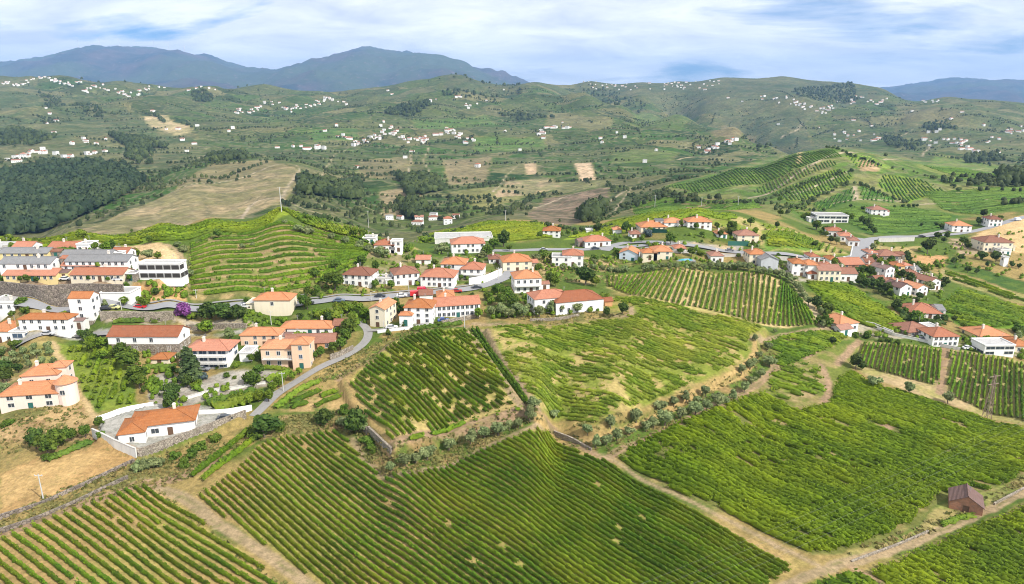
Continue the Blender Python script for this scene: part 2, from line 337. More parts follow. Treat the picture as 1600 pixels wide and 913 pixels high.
paint([(150,684),(216,712),(383,652),(330,636),(245,630),(158,656)], (0.33,0.32,0.30), feather=0.5)
paint([(168,678),(214,700),(300,672),(322,662),(330,668),(218,710)], (0.34,0.22,0.13), feather=0.5)
paint([(430,640),(470,610),(535,598),(548,625),(520,640),(440,645)], (0.40,0.28,0.13), GRASS, 6)
paint([(400,690),(440,650),(530,640),(560,660),(575,690),(545,688),(520,670),(430,683)], (0.36,0.24,0.13), OLIVE, 5)
paint([(470,605),(545,575),(580,540),(600,520),(640,512),(725,505),(640,520),(605,540),(580,562),(535,592)], (0.34,0.24,0.09), GRASS, 5)
# --- bank between the upper and lower vineyards
paint([(560,640),(612,704),(740,664),(826,640),(850,660),(830,672),(740,706),(650,738),(600,748),(572,722),(548,690)], (0.26,0.18,0.08), GRASS, 5, (0.28,0.48))
paint([(850,655),(930,690),(985,655),(1080,614),(1160,582),(1190,556),(1195,530),(1215,560),(1190,605),(1080,652),(985,692),(945,716),(880,682)], (0.26,0.18,0.08), GRASS, 5, (0.28,0.48))
paint([(1180,530),(1300,512),(1300,518),(1230,524),(1195,535)], GRASS, DRY, 5)
# --- village ground
paint([(0,445),(205,446),(292,446),(292,470),(200,474),(0,474)], (0.24,0.17,0.12), (0.30,0.22,0.15), 4)
paint([(0,443),(205,443),(205,415),(0,400)], (0.40,0.38,0.34)); paint([(0,400),(205,412),(200,388),(140,378),(0,384)], (0.38,0.36,0.32))
paint([(190,384),(250,380),(282,400),(283,412),(215,412)], (0.58,0.42,0.24), (0.50,0.36,0.20), 5)
paint([(205,446),(290,446),(292,474),(205,474)], (0.50,0.33,0.15), RUST, 5)
paint([(158,488),(275,486),(275,505),(158,508)], (0.34,0.28,0.22), OLIVE, 4)
paint([(275,497),(385,498),(400,512),(290,515)], (0.36,0.31,0.24), (0.44,0.36,0.24), 4)
paint([(300,452),(480,452),(475,470),(300,474)], (0.40,0.29,0.14), OLIVE, 5)
paint([(380,440),(560,410),(600,430),(620,455),(540,466),(470,468)], (0.36,0.28,0.12), GRASS, 5)
paint([(455,495),(575,480),(580,505),(540,530),(520,545),(455,530)], (0.16,0.16,0.06), GRASS, 4)
paint([(760,490),(850,485),(950,488),(990,480),(985,495),(850,508),(760,505)], DRY, OLIVE, 5)
paint([(560,378),(640,385),(700,400),(790,400),(830,430),(760,450),(640,450),(590,430),(540,410)], (0.30,0.25,0.15), GRASS, 5, alpha=0.8)
paint([(755,455),(850,460),(945,485),(760,500)], (0.22,0.18,0.08), GRASS, 4)
paint([(840,405),(960,400),(1000,412),(945,425),(930,445),(850,440)], (0.40,0.30,0.15), GRASS, 6)
paint([(1000,398),(1160,392),(1160,384),(1080,378),(1000,385)], (0.46,0.36,0.24), CONC, 6)
paint([(1000,410),(1220,415),(1240,425),(1090,422),(1000,425)], GRASS, OLIVE, 5)
paint([(1200,412),(1240,412),(1350,410),(1345,442),(1240,440)], (0.42,0.38,0.33), OLIVE, 5)
paint([(1360,400),(1440,420),(1470,430),(1470,455),(1430,468),(1370,450)], (0.33,0.28,0.20), GRASS, 5)
paint([(1345,440),(1380,455),(1400,468),(1380,470),(1330,450)], OLIVE, (0.05,0.08,0.02), 4)
paint([(1255,440),(1330,446),(1370,470),(1415,500),(1420,525),(1335,505),(1290,480)], (0.10,0.19,0.02), (0.19,0.27,0.03), 22, (0.45,0.6))
paint([(1460,478),(1500,450),(1600,482),(1640,490),(1640,505),(1560,515),(1510,517)], (0.08,0.16,0.02), (0.12,0.21,0.02), 16)
paint([(1475,421),(1600,462),(1640,470),(1640,485),(1560,465),(1465,432)], (0.34,0.28,0.13), (0.24,0.23,0.08), 8)
paint([(1485,408),(1600,440),(1640,455),(1600,460),(1480,420)], GRASS, DGREEN, 9)
paint([(1425,400),(1480,399),(1472,415),(1430,412)], (0.46,0.27,0.13))
paint([(1480,372),(1545,368),(1560,392),(1500,400)], OLIVE, (0.40,0.30,0.20), 7)
paint([(1515,372),(1555,352),(1650,335),(1650,395),(1585,396),(1560,378)], (0.58,0.40,0.21), (0.50,0.36,0.18), 18)
paint([(1345,405),(1370,385),(1440,385),(1430,395),(1380,402)], (0.36,0.28,0.12))
paint([(1300,512),(1420,530),(1600,560),(1600,540),(1440,515),(1330,502)], (0.36,0.32,0.25), OLIVE, 5)
# --- the hill behind the village
paint([(-80,392),(0,377),(150,366),(255,357),(330,345),(440,327),(470,340),(420,352),(335,362),(255,378),(190,383),(0,387)], (0.155,0.23,0.02), (0.23,0.29,0.03), 18)
paint([(440,327),(500,343),(560,358),(645,385),(690,400),(640,392),(585,385),(530,365),(470,345)], (0.36,0.30,0.12), LIME, 9)
_k = TERR_BANK[..., None]; _bn = fbm(XX/6, YY/6, 3, 1.0)[..., None]
_w = window(np.vstack([TCA, TCB]), 4); _mm = TERR_IN[_w][..., None]
CRGB[_w] = CRGB[_w]*(1-_mm) + _mm*(np.array((0.13,0.165,0.035))*(1-_bn[_w])*1.3 + np.array((0.26,0.21,0.085))*_bn[_w])
CRGB[_w] = CRGB[_w]*(1-_k[_w]) + _k[_w]*(np.array((0.33,0.235,0.13))*(1-_bn[_w]) + np.array((0.26,0.17,0.10))*_bn[_w]*1.1)
paint([(650,372),(700,358),(780,347),(850,350),(870,372),(800,380),(770,372),(680,378)], (0.13,0.23,0.02), LIME, 14)
paint([(640,400),(700,375),(760,372),(770,392),(705,400)], GRASS, DGREEN, 7)
paint([(880,375),(960,345),(1090,327),(1150,336),(1160,345),(1060,345),(990,360),(920,372)], (0.12,0.22,0.02), (0.22,0.30,0.03), 20)
paint([(1100,345),(1160,340),(1205,350),(1290,380),(1330,400),(1300,398),(1200,392),(1180,378)], LIME, (0.40,0.32,0.14), 9)
paint([(1190,360),(1260,368),(1290,382),(1280,392),(1195,392)], (0.12,0.21,0.03), LIME, 12)
# --- far slopes; back ridge and left slope have distance darkening painted in
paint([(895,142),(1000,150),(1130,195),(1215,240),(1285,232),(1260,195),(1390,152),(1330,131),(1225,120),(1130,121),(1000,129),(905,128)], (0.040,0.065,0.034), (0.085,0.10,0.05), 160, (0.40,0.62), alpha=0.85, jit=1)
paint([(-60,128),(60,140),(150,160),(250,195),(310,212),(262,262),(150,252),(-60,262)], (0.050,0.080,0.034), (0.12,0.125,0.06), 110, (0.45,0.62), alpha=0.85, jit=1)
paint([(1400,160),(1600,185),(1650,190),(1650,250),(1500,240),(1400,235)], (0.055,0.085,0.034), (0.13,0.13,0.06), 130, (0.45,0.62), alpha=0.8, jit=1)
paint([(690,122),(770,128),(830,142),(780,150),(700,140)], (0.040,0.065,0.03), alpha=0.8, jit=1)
for p_, c_ in [([(330,255),(420,250),(455,262),(340,285),(270,300)], (0.23,0.195,0.10)), ([(480,205),(560,200),(560,220),(490,222)], (0.07,0.15,0.03)), ([(640,185),(760,180),(780,196),(650,200)], (0.075,0.15,0.03)), ([(860,175),(960,185),(940,205),(850,195)], (0.17,0.165,0.075)), ([(1000,175),(1100,195),(1060,205),(985,195)], (0.085,0.14,0.035)), ([(740,215),(850,215),(860,235),(740,240)], (0.08,0.155,0.03)), ([(960,235),(1060,238),(1050,252),(955,255)], (0.11,0.16,0.04)), ([(560,250),(640,245),(630,285),(560,275)], (0.20,0.175,0.09)), ([(690,250),(770,245),(760,285),(700,290)], (0.25,0.20,0.115)), ([(870,285),(960,280),(940,292),(860,305)], (0.20,0.20,0.09)), ([(590,300),(650,290),(670,325),(600,340)], (0.27,0.21,0.125)), ([(720,300),(770,300),(760,335),(700,335)], (0.08,0.14,0.03)), ([(1130,195),(1180,215),(1150,225),(1110,210)], (0.20,0.165,0.09)), ([(1420,170),(1500,175),(1470,195),(1410,190)], (0.16,0.15,0.07))]:
    paint(p_, c_, tuple(v*0.75 for v in c_), 30, (0.35,0.65), alpha=0.9, jit=1.5)
paint([(1025,300),(1150,260),(1300,229),(1360,237),(1430,250),(1600,269),(1660,278),(1660,338),(1500,342),(1360,372),(1200,332),(1100,314)], (0.085,0.145,0.028), (0.17,0.18,0.06), 38, (0.42,0.62), feather=3, jit=1)
paint([(105,365),(150,352),(200,328),(262,303),(330,288),(400,272),(462,261),(474,280),(440,320),(380,338),(250,362)], (0.27,0.215,0.12), (0.18,0.165,0.075), 26, (0.35,0.65), jit=1)
paint([(822,332),(850,309),(955,293),(940,335),(892,353),(845,347)], (0.20,0.145,0.10), (0.10,0.085,0.05), 9, (0.4,0.6), jit=2.5)
paint([(700,300),(800,290),(830,300),(760,330)], (0.17,0.17,0.06))
paint([(896,255),(924,254),(932,281),(906,283)], (0.52,0.38,0.25), jit=.6); paint([(818,256),(838,254),(840,272),(822,274)], (0.44,0.32,0.20), jit=.6)
paint([(222,182),(262,180),(306,203),(278,213),(240,200)], (0.42,0.33,0.19), (0.30,0.26,0.13), 40)
paint([(770,310),(790,282),(860,278),(880,292),(820,305)], (0.33,0.25,0.15), (0.2,0.19,0.09), 25)
paint([(1040,292),(1150,263),(1240,242),(1300,233),(1318,246),(1250,262),(1190,288),(1090,302)], (0.060,0.125,0.018), (0.09,0.16,0.022), 25, jit=1)
paint([(1205,303),(1255,282),(1305,264),(1335,268),(1332,280),(1260,312),(1230,315)], (0.11,0.20,0.025), (0.16,0.22,0.03), 22, jit=1)
paint([(1320,240),(1360,245),(1400,265),(1340,262)], (0.15,0.24,0.03)); paint([(1270,318),(1335,292),(1340,312),(1280,332)], (0.05,0.12,0.02)); paint([(1343,290),(1405,312),(1395,318),(1345,313)], (0.05,0.13,0.02))
paint([(1380,272),(1440,280),(1480,300),(1420,318),(1370,290)], (0.12,0.21,0.025), LIME, 18); paint([(1340,250),(1368,252),(1372,268),(1345,268)], (0.36,0.25,0.14))
paint([(1225,330),(1410,322),(1500,338),(1480,360),(1360,368),(1300,340)], (0.055,0.125,0.025), (0.09,0.16,0.03), 22)
paint([(1440,300),(1600,290),(1650,300),(1650,330),(1540,340),(1470,330)], (0.17,0.19,0.05), (0.11,0.17,0.03), 30)
paint([(1460,240),(1600,265),(1600,285),(1500,282),(1430,260)], (0.10,0.17,0.03), (0.16,0.19,0.05), 30)
paint([(1248,238),(1252,238),(1252,256),(1244,256)], (0.50,0.36,0.2), jit=.4)
paint([(985,318),(1180,312),(1200,325),(1130,330),(1000,340)], (0.20,0.16,0.08), (0.12,0.13,0.04), 14)
# --- tracks
track([(228,752),(262,768),(300,785),(340,818),(392,852),(450,890),(500,930)], 2.8, DIRT)
track([(-40,850),(0,836),(100,798),(180,772),(235,752),(300,742),(345,715)], 3.0, DIRTP)
track([(550,688),(578,730),(600,749),(640,742),(740,709),(835,668),(860,668)], 1.9, DIRT)
track([(533,592),(550,628),(580,665),(612,697)], 3.6, STRAW, soft=1.0); track([(612,697),(700,674),(820,637)], 3.0, DIRTP)
track([(530,592),(570,566),(597,548),(612,533),(645,520),(728,510)], 2.8, DIRTP)
track([(730,515),(770,572),(815,636)], 1.8, DIRT, strip=False); track([(752,518),(790,580),(838,648)], 3.6, DIRT)
track([(838,648),(870,672),(905,695),(958,733)], 2.2, DIRTP)
track([(740,506),(800,508),(860,509),(940,497),(978,496),(991,488),(976,478)], 2.6, DIRT, strip=False)
track([(840,650),(900,685),(930,694),(990,668),(1080,622),(1150,592),(1178,562),(1182,535),(1172,528)], 2.4, STRAW)
track([(950,715),(990,693),(1080,652),(1170,614),(1215,570)], 2.2, DIRTP); track([(942,712),(962,720),(1060,775),(1170,830),(1280,884)], 1.4, DIRT, strip=False)
track([(1190,935),(1300,886),(1400,860),(1500,816),(1560,790),(1640,752)], 2.3, DIRT); track([(1328,884),(1400,925)], 1.8, DIRTP)
paint([(1320,866),(1400,842),(1440,818),(1470,785),(1600,745),(1600,760),(1500,812),(1400,855),(1300,882)], (0.20,0.22,0.06), (0.30,0.25,0.10), 5)
track([(1300,884),(1400,858),(1500,815),(1560,790),(1640,752)], 2.2, DIRT)
track([(1283,572),(1298,600),(1288,630)], 2.4, DIRTP, strip=False); track([(1308,570),(1342,532)], 2.4, DIRTP, strip=False); track([(1258,560),(1285,542),(1300,522)], 2.0, DIRTP, strip=False)
track([(1366,686),(1388,666)], 3.2, DIRTP, strip=False); track([(1170,530),(1230,520),(1300,513)], 2.0, DIRT)
track([(1477,545),(1472,585),(1468,615)], 3.2, DIRTP, strip=False); track([(1345,566),(1400,578),(1470,593)], 1.0, STRAW, strip=False); track([(1476,575),(1540,595),(1600,612),(1650,622)], 1.0, STRAW, strip=False); track([(1345,546),(1420,553),(1520,566),(1600,584),(1650,594)], 0.9, STRAW, strip=False)
track([(260,382),(285,395),(290,440)], 2.5, DIRT, strip=False); track([(1240,437),(1262,470),(1285,510)], 3.0, (0.48,0.38,0.25), strip=False)
for pts, w in [([(215,370),(330,340),(380,318),(440,310)],6),([(262,303),(330,287),(400,270),(470,258)],6),([(440,310),(455,283),(470,268),(462,258)],5),([(440,310),(480,330),(520,338)],5),
               ([(640,232),(642,255),(636,280),(645,300)],7),([(620,345),(560,320),(555,300)],4),([(830,325),(880,306),(950,294)],5),([(932,330),(985,293)],7),([(1170,310),(1260,262),(1340,238)],6),
               ([(1240,305),(1335,265)],4),([(1335,292),(1338,312)],6),([(1300,318),(1410,314)],4),([(1435,320),(1490,318)],4),([(1450,290),(1540,312)],4),([(1440,245),(1450,232),(1468,226)],9),
               ([(1130,240),(1080,245),(1060,250)],9),([(770,300),(800,262),(840,250)],5),([(500,280),(520,240),(540,235)],5),([(1210,305),(1300,300)],4),([(960,330),(985,295),(1000,290)],5),
               ([(670,230),(660,250),(672,270)],6),([(300,250),(350,235),(430,228)],6),([(1380,250),(1500,262),(1600,268)],5),([(1220,215),(1245,205),(1252,195)],10),([(1400,215),(1425,203)],8),([(950,215),(1050,222),(1130,238)],7)]:
    track(pts, w*0.62, (0.36,0.295,0.21), strip=False, jit=1.2, soft=0.35)

# ------------------------------------------------------------------ materials
MATS = {}
def mat(name, f):
    if name not in MATS:
        m = bpy.data.materials.new(name); m.use_nodes = True; t = m.node_tree
        b = t.nodes['Principled BSDF']; b.inputs['Specular IOR Level'].default_value = 0.25; b.inputs['Roughness'].default_value = 0.8
        f(m, t, b); MATS[name] = m
    return MATS[name]
def mixc(t, fac, A, B, blend='MIX'):
    n = N(t, 'ShaderNodeMix', data_type='RGBA', blend_type=blend)
    for i, v in ((0, fac), ('A', A), ('B', B)):
        if isinstance(v, bpy.types.NodeSocket): L(t, v, n.inputs[i])
        else: n.inputs[i].default_value = v if i == 0 else (tuple(v)+(1,))[:4]
    return n.outputs['Result']
def ramp(t, s, p0, p1, c0=(0, 0, 0, 1), c1=(1, 1, 1, 1)):
    r = N(t, 'ShaderNodeValToRGB'); L(t, s, r.inputs[0]); e = r.color_ramp.elements
    e[0].position = p0; e[0].color = c0; e[1].position = p1; e[1].color = c1; return r.outputs[0]
def noise(t, vec, scale, detail=4.0, rough=0.55, dist=0.0):
    n = N(t, 'ShaderNodeTexNoise', i_Scale=scale, i_Detail=detail, i_Roughness=rough, i_Distortion=dist); L(t, vec, n.inputs['Vector']); return n.outputs[0]
def math_(t, op, a, b=0.0):
    n = N(t, 'ShaderNodeMath', operation=op)
    for i, v in ((0, a), (1, b)):
        if isinstance(v, bpy.types.NodeSocket): L(t, v, n.inputs[i])
        else: n.inputs[i].default_value = v
    return n.outputs[0]
def bump(t, b, h, strength, dist):
    n = N(t, 'ShaderNodeBump'); n.inputs['Strength'].default_value = strength; n.inputs['Distance'].default_value = dist
    L(t, h, n.inputs['Height']); L(t, n.outputs[0], b.inputs['Normal'])

def m_ground(m, t, b):
    g = N(t, 'ShaderNodeNewGeometry').outputs['Position']
    at = N(t, 'ShaderNodeAttribute', attribute_name='cover')
    n1 = noise(t, g, 0.9, 5, 0.65); n2 = noise(t, g, 0.16, 4, 0.6); n3 = noise(t, g, 4.0, 2, 0.6)
    c = mixc(t, 1.0, at.outputs['Color'], ramp(t, n1, 0.25, 0.75, (0.52, 0.53, 0.50, 1), (1.28, 1.26, 1.22, 1)), 'MULTIPLY')
    c = mixc(t, 1.0, c, ramp(t, n2, 0.3, 0.7, (0.82, 0.84, 0.80, 1), (1.16, 1.14, 1.12, 1)), 'MULTIPLY')
    gr = ramp(t, noise(t, g, 0.55, 6, 0.7), 0.56, 0.66)
    c = mixc(t, math_(t, 'MULTIPLY', gr, 0.42), c, (0.10, 0.13, 0.03))
    c = mixc(t, 1.0, c, ramp(t, n3, 0.3, 0.7, (0.85, 0.85, 0.85, 1), (1.12, 1.12, 1.12, 1)), 'MULTIPLY')
    L(t, c, b.inputs['Base Color']); b.inputs['Roughness'].default_value = 0.95; b.inputs['Specular IOR Level'].default_value = 0.1
    bump(t, b, n1, 0.35, 0.12)
def m_hills(m, t, b):
    g = N(t, 'ShaderNodeNewGeometry').outputs['Position']
    at = N(t, 'ShaderNodeAttribute', attribute_name='cover')
    mp = N(t, 'ShaderNodeMapping'); L(t, g, mp.inputs[0]); mp.inputs['Scale'].default_value = (1, 1, 0.0)
    # warped plots of land
    wv = N(t, 'ShaderNodeTexNoise', i_Scale=0.006, i_Detail=3.0); L(t, mp.outputs[0], wv.inputs['Vector'])
    vm = N(t, 'ShaderNodeVectorMath', operation='MULTIPLY_ADD'); L(t, wv.outputs['Color'], vm.inputs[0]); vm.inputs[1].default_value = (90, 90, 0); L(t, mp.outputs[0], vm.inputs[2])
    v = N(t, 'ShaderNodeTexVoronoi', feature='F1', i_Scale=0.0085); L(t, vm.outputs[0], v.inputs['Vector'])
    sp = N(t, 'ShaderNodeSeparateColor'); L(t, v.outputs['Color'], sp.inputs[0])
    r = N(t, 'ShaderNodeValToRGB'); L(t, sp.outputs[0], r.inputs[0]); r.color_ramp.interpolation = 'CONSTANT'
    cols = [(0, (0.07, 0.125, 0.028)), (0.18, (0.115, 0.155, 0.045)), (0.32, (0.045, 0.085, 0.022)), (0.45, (0.145, 0.16, 0.055)), (0.57, (0.085, 0.15, 0.03)), (0.70, (0.22, 0.18, 0.095)), (0.78, (0.09, 0.13, 0.04)), (0.88, (0.18, 0.165, 0.08)), (0.95, (0.30, 0.23, 0.14))]
    e = r.color_ramp.elements
    while len(e) < len(cols): e.new(0.5)
    for k, (p, c) in enumerate(cols): e[k].position = p; e[k].color = c+(1,)
    c = r.outputs[0]
    big = noise(t, mp.outputs[0], 0.0018, 4, 0.55)
    c = mixc(t, ramp(t, big, 0.46, 0.62), c, mixc(t, 0.55, c, (0.21, 0.175, 0.10)))
    # plot edges: hedges and paths
    ve = N(t, 'ShaderNodeTexVoronoi', feature='DISTANCE_TO_EDGE', i_Scale=0.0085); L(t, vm.outputs[0], ve.inputs['Vector'])
    ed = ramp(t, ve.outputs['Distance'], 0.014, 0.034, (1, 1, 1, 1), (0, 0, 0, 1))
    hn = noise(t, mp.outputs[0], 0.03, 3, 0.6)
    c = mixc(t, math_(t, 'MULTIPLY', ed, 0.75), c, mixc(t, ramp(t, hn, 0.46, 0.52), (0.30, 0.24, 0.15), (0.035, 0.06, 0.018)))
    c = mixc(t, 1.0, c, (0.46, 0.60, 0.42), 'MULTIPLY')
    c = mixc(t, at.outputs['Alpha'], c, at.outputs['Color'])
    # terraces follow the contours
    sx = N(t, 'ShaderNodeSeparateXYZ'); L(t, g, sx.inputs[0])
    wz = math_(t, 'ADD', math_(t, 'MULTIPLY', sx.outputs[2], 0.30), math_(t, 'MULTIPLY', noise(t, mp.outputs[0], 0.012, 3, 0.5), 6.0))
    fr = math_(t, 'FRACT', wz); st = ramp(t, fr, 0.55, 0.70)
    am = ramp(t, noise(t, mp.outputs[0], 0.0045, 3, 0.5), 0.30, 0.50)
    un = math_(t, 'SUBTRACT', 1.0, math_(t, 'MULTIPLY', at.outputs['Alpha'], 0.35))
    c = mixc(t, math_(t, 'MULTIPLY', math_(t, 'MULTIPLY', math_(t, 'MULTIPLY', st, am), un), 0.62), c, mixc(t, 0.5, c, (0.34, 0.28, 0.18)))
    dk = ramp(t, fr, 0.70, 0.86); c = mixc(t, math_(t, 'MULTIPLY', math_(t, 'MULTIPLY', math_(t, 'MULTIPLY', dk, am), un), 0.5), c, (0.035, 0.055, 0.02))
    n1 = noise(t, g, 0.10, 6, 0.7); n2 = noise(t, g, 0.022, 5, 0.65)
    c = mixc(t, 1.0, c, ramp(t, n1, 0.28, 0.72, (0.50, 0.52, 0.5, 1), (1.48, 1.45, 1.42, 1)), 'MULTIPLY')
    c = mixc(t, 1.0, c, ramp(t, n2, 0.3, 0.7, (0.70, 0.74, 0.7, 1), (1.25, 1.2, 1.2, 1)), 'MULTIPLY')
    c = mixc(t, math_(t, 'MULTIPLY', ramp(t, noise(t, g, 0.06, 6, 0.7), 0.57, 0.64), 0.35), c, (0.04, 0.065, 0.02))
    L(t, c, b.inputs['Base Color']); b.inputs['Roughness'].default_value = 0.95; b.inputs['Specular IOR Level'].default_value = 0.1
    bump(t, b, n1, 0.8, 2.0)
def m_mount(m, t, b):
    g = N(t, 'ShaderNodeNewGeometry').outputs['Position']
    n1 = noise(t, g, 0.0016, 6, 0.6); n2 = noise(t, g, 0.012, 6, 0.65); n3 = noise(t, g, 0.0006, 4, 0.5)
    c = mixc(t, ramp(t, n1, 0.42, 0.62), (0.03, 0.045, 0.04), (0.085, 0.068, 0.06))
    c = mixc(t, ramp(t, n3, 0.45, 0.6), c, (0.06, 0.08, 0.04))
    c = mixc(t, ramp(t, n2, 0.58, 0.66), c, (0.13, 0.105, 0.10))
    c = mixc(t, ramp(t, n2, 0.30, 0.42, (1, 1, 1, 1), (0, 0, 0, 1)), c, (0.03, 0.045, 0.025))
    L(t, c, b.inputs['Base Color']); b.inputs['Roughness'].default_value = 1.0; b.inputs['Specular IOR Level'].default_value = 0.05
    bump(t, b, n2, 0.8, 20.0)
G_MAT = mat('ground_cover', m_ground); HILL_MAT = mat('hill_fields', m_hills); MT_MAT = mat('mountain_heath', m_mount)

def mesh_np(name, V, faces, mats=(), midx=None, smooth=False):
    """V (n,3); faces (m,4) or (m,3) numpy or list"""
    me = bpy.data.meshes.new(name)
    V = np.asarray(V, np.float32)
    if isinstance(faces, np.ndarray):
        k = faces.shape[1]; m = len(faces)
        me.vertices.add(len(V)); me.vertices.foreach_set('co', V.ravel())
        me.loops.add(m*k); me.loops.foreach_set('vertex_index', faces.astype(np.int32).ravel())
        me.polygons.add(m); me.polygons.foreach_set('loop_start', np.arange(0, m*k, k, dtype=np.int32))
        me.update(calc_edges=True)
    else:
        me.from_pydata([tuple(map(float, v)) for v in V], [], faces)
    for mm in mats: me.materials.append(mm)
    if midx is not None: me.polygons.foreach_set('material_index', np.asarray(midx, np.int32))
    if smooth: me.polygons.foreach_set('use_smooth', np.ones(len(me.polygons), bool))
    return me
def link(name, data, parent=None, loc=None, rz=None, **props):
    o = bpy.data.objects.new(name, data); COL.objects.link(o)
    if parent is not None: o.parent = parent
    if loc is not None: o.location = loc
    if rz is not None: o.rotation_euler = (0, 0, rz)
    for k, v in props.items(): o[k] = v
    return o
def build_terrain():
    cuts = [0, int(np.searchsorted(YG, 560)), int(np.searchsorted(YG, 6500)), NU-1]
    for nm, mt, j0, j1 in (('ground', G_MAT, cuts[0], cuts[1]), ('hills', HILL_MAT, cuts[1], cuts[2]), ('mountains', MT_MAT, cuts[2], cuts[3])):
        sl = slice(j0, j1+1); nj = j1+1-j0
        V = np.stack([XX[:, sl], YY[:, sl], Z[:, sl]], -1).reshape(-1, 3)
        i, j = np.meshgrid(np.arange(NA-1), np.arange(nj-1), indexing='ij'); a = (i*nj+j).ravel()
        f = np.stack([a, a+nj, a+nj+1, a+1], 1)
        me = mesh_np(nm, V, f, [mt], smooth=True)
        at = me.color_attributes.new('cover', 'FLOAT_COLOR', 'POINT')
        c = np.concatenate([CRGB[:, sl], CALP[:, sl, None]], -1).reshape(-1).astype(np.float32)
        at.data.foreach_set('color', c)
        link(nm, me, kind='structure', label={'ground': 'dry grassy ground, soil and tracks of the vineyard slopes', 'hills': 'patchwork of terraced green and brown hills', 'mountains': 'hazy blue mountains on the horizon'}[nm])
build_terrain()

# haze: one closed box of thin even air round the whole place
def build_haze():
    x, y0, y1, z0, z1 = 27500.0, -2500.0, 24000.0, float(Z.min())-3.0, float(Z.max())+130.0
    V = [(-x, y0, z0), (x, y0, z0), (x, y1, z0), (-x, y1, z0), (-x, y0, z1), (x, y0, z1), (x, y1, z1), (-x, y1, z1)]
    me = mesh_np('haze', V, [(0, 3, 2, 1), (4, 5, 6, 7), (0, 1, 5, 4), (1, 2, 6, 5), (2, 3, 7, 6), (3, 0, 4, 7)])
    m = bpy.data.materials.new('haze_air'); m.use_nodes = True; t = m.node_tree; t.nodes.clear()
    o = N(t, 'ShaderNodeOutputMaterial'); v = N(t, 'ShaderNodeVolumePrincipled')
    v.inputs['Color'].default_value = (0.32, 0.57, 1.0, 1); v.inputs['Density'].default_value = HAZE_D; v.inputs['Anisotropy'].default_value = 0.0
    L(t, v.outputs[0], o.inputs['Volume']); me.materials.append(m)
    link('haze', me, kind='stuff', label='thin pale blue summer haze in the air')
HAZE_D = 5.3e-5
build_haze()
# ------------------------------------------------------------------ foliage materials
def m_leaf(c_dark, c_mid, c_hi, patch=0.05, fine=1.6, trans=0.25):
    def f(m, t, b):
        g = N(t, 'ShaderNodeNewGeometry').outputs['Position']
        oi = N(t, 'ShaderNodeObjectInfo').outputs['Random']
        n1 = noise(t, g, patch, 4, 0.6); n2 = noise(t, g, fine, 3, 0.65)
        c = mixc(t, ramp(t, n2, 0.32, 0.68), c_dark, c_mid)
        c = mixc(t, math_(t, 'MULTIPLY', ramp(t, n1, 0.42, 0.66), 0.75), c, c_hi)
        c = mixc(t, math_(t, 'MULTIPLY', ramp(t, noise(t, g, 3.7, 2, 0.6), 0.58, 0.7), 0.35), c, c_hi)
        ri = N(t, 'ShaderNodeNewGeometry').outputs['Random Per Island']
        c = mixc(t, 1.0, c, ramp(t, ri, 0.0, 1.0, (0.62, 0.66, 0.6, 1), (1.42, 1.36, 1.3, 1)), 'MULTIPLY')
        hs = N(t, 'ShaderNodeHueSaturation'); L(t, c, hs.inputs['Color'])
        L(t, math_(t, 'ADD', math_(t, 'MULTIPLY', oi, 0.026), 0.487), hs.inputs['Hue']); L(t, math_(t, 'ADD', math_(t, 'MULTIPLY', oi, 0.34), 0.84), hs.inputs['Value'])
        L(t, hs.outputs[0], b.inputs['Base Color']); b.inputs['Roughness'].default_value = 0.65; b.inputs['Specular IOR Level'].default_value = 0.2
        tr = N(t, 'ShaderNodeBsdfTranslucent'); L(t, hs.outputs[0], tr.inputs[0])
        ms = N(t, 'ShaderNodeMixShader'); ms.inputs[0].default_value = trans
        L(t, b.outputs[0], ms.inputs[1]); L(t, tr.outputs[0], ms.inputs[2]); L(t, ms.outputs[0], t.nodes['Material Output'].inputs[0])
    return f
VINE = mat('vine_leaves', m_leaf((0.060,0.115,0.007), (0.122,0.208,0.009), (0.24,0.29,0.018), 0.05, 1.3, 0.3))
VINE_D = mat('vine_leaves_dark', m_leaf((0.056,0.115,0.007), (0.113,0.212,0.009), (0.20,0.28,0.015), 0.04, 1.1, 0.3))
VINE_P = mat('vine_leaves_pale', m_leaf((0.10,0.165,0.012), (0.175,0.25,0.018), (0.29,0.31,0.035), 0.06, 1.3, 0.3))
VINE_E = mat('vine_leaves_lush', m_leaf((0.082,0.160,0.006), (0.162,0.290,0.008), (0.26,0.36,0.012), 0.04, 1.1, 0.35))
VINE_B = mat('vine_leaves_bright', m_leaf((0.10,0.18,0.010), (0.17,0.275,0.012), (0.29,0.33,0.02), 0.03, 0.8, 0.3))
BROAD = mat('broad_leaves', m_leaf((0.050,0.090,0.012), (0.095,0.165,0.018), (0.15,0.21,0.025), 0.2, 1.2, 0.3))
BROADL = mat('light_leaves', m_leaf((0.085,0.145,0.012), (0.15,0.24,0.016), (0.22,0.28,0.03), 0.2, 1.2, 0.3))
OLIVEM = mat('olive_leaves', m_leaf((0.125,0.165,0.065), (0.21,0.26,0.105), (0.30,0.345,0.15), 0.3, 1.5, 0.35))
DARKM = mat('dark_leaves', m_leaf((0.032,0.060,0.012), (0.062,0.110,0.018), (0.10,0.145,0.025), 0.3, 1.3, 0.3))
CONIF = mat('conifer_needles', m_leaf((0.04,0.065,0.025), (0.075,0.11,0.035), (0.11,0.14,0.05), 0.3, 1.6))
BLUEC = mat('blue_spruce_needles', m_leaf((0.05,0.075,0.08), (0.08,0.115,0.125), (0.11,0.15,0.16), 0.3, 1.6))
PURP = mat('purple_flowers', m_leaf((0.15,0.05,0.15), (0.30,0.08,0.34), (0.42,0.14,0.46), 0.6, 1.5))
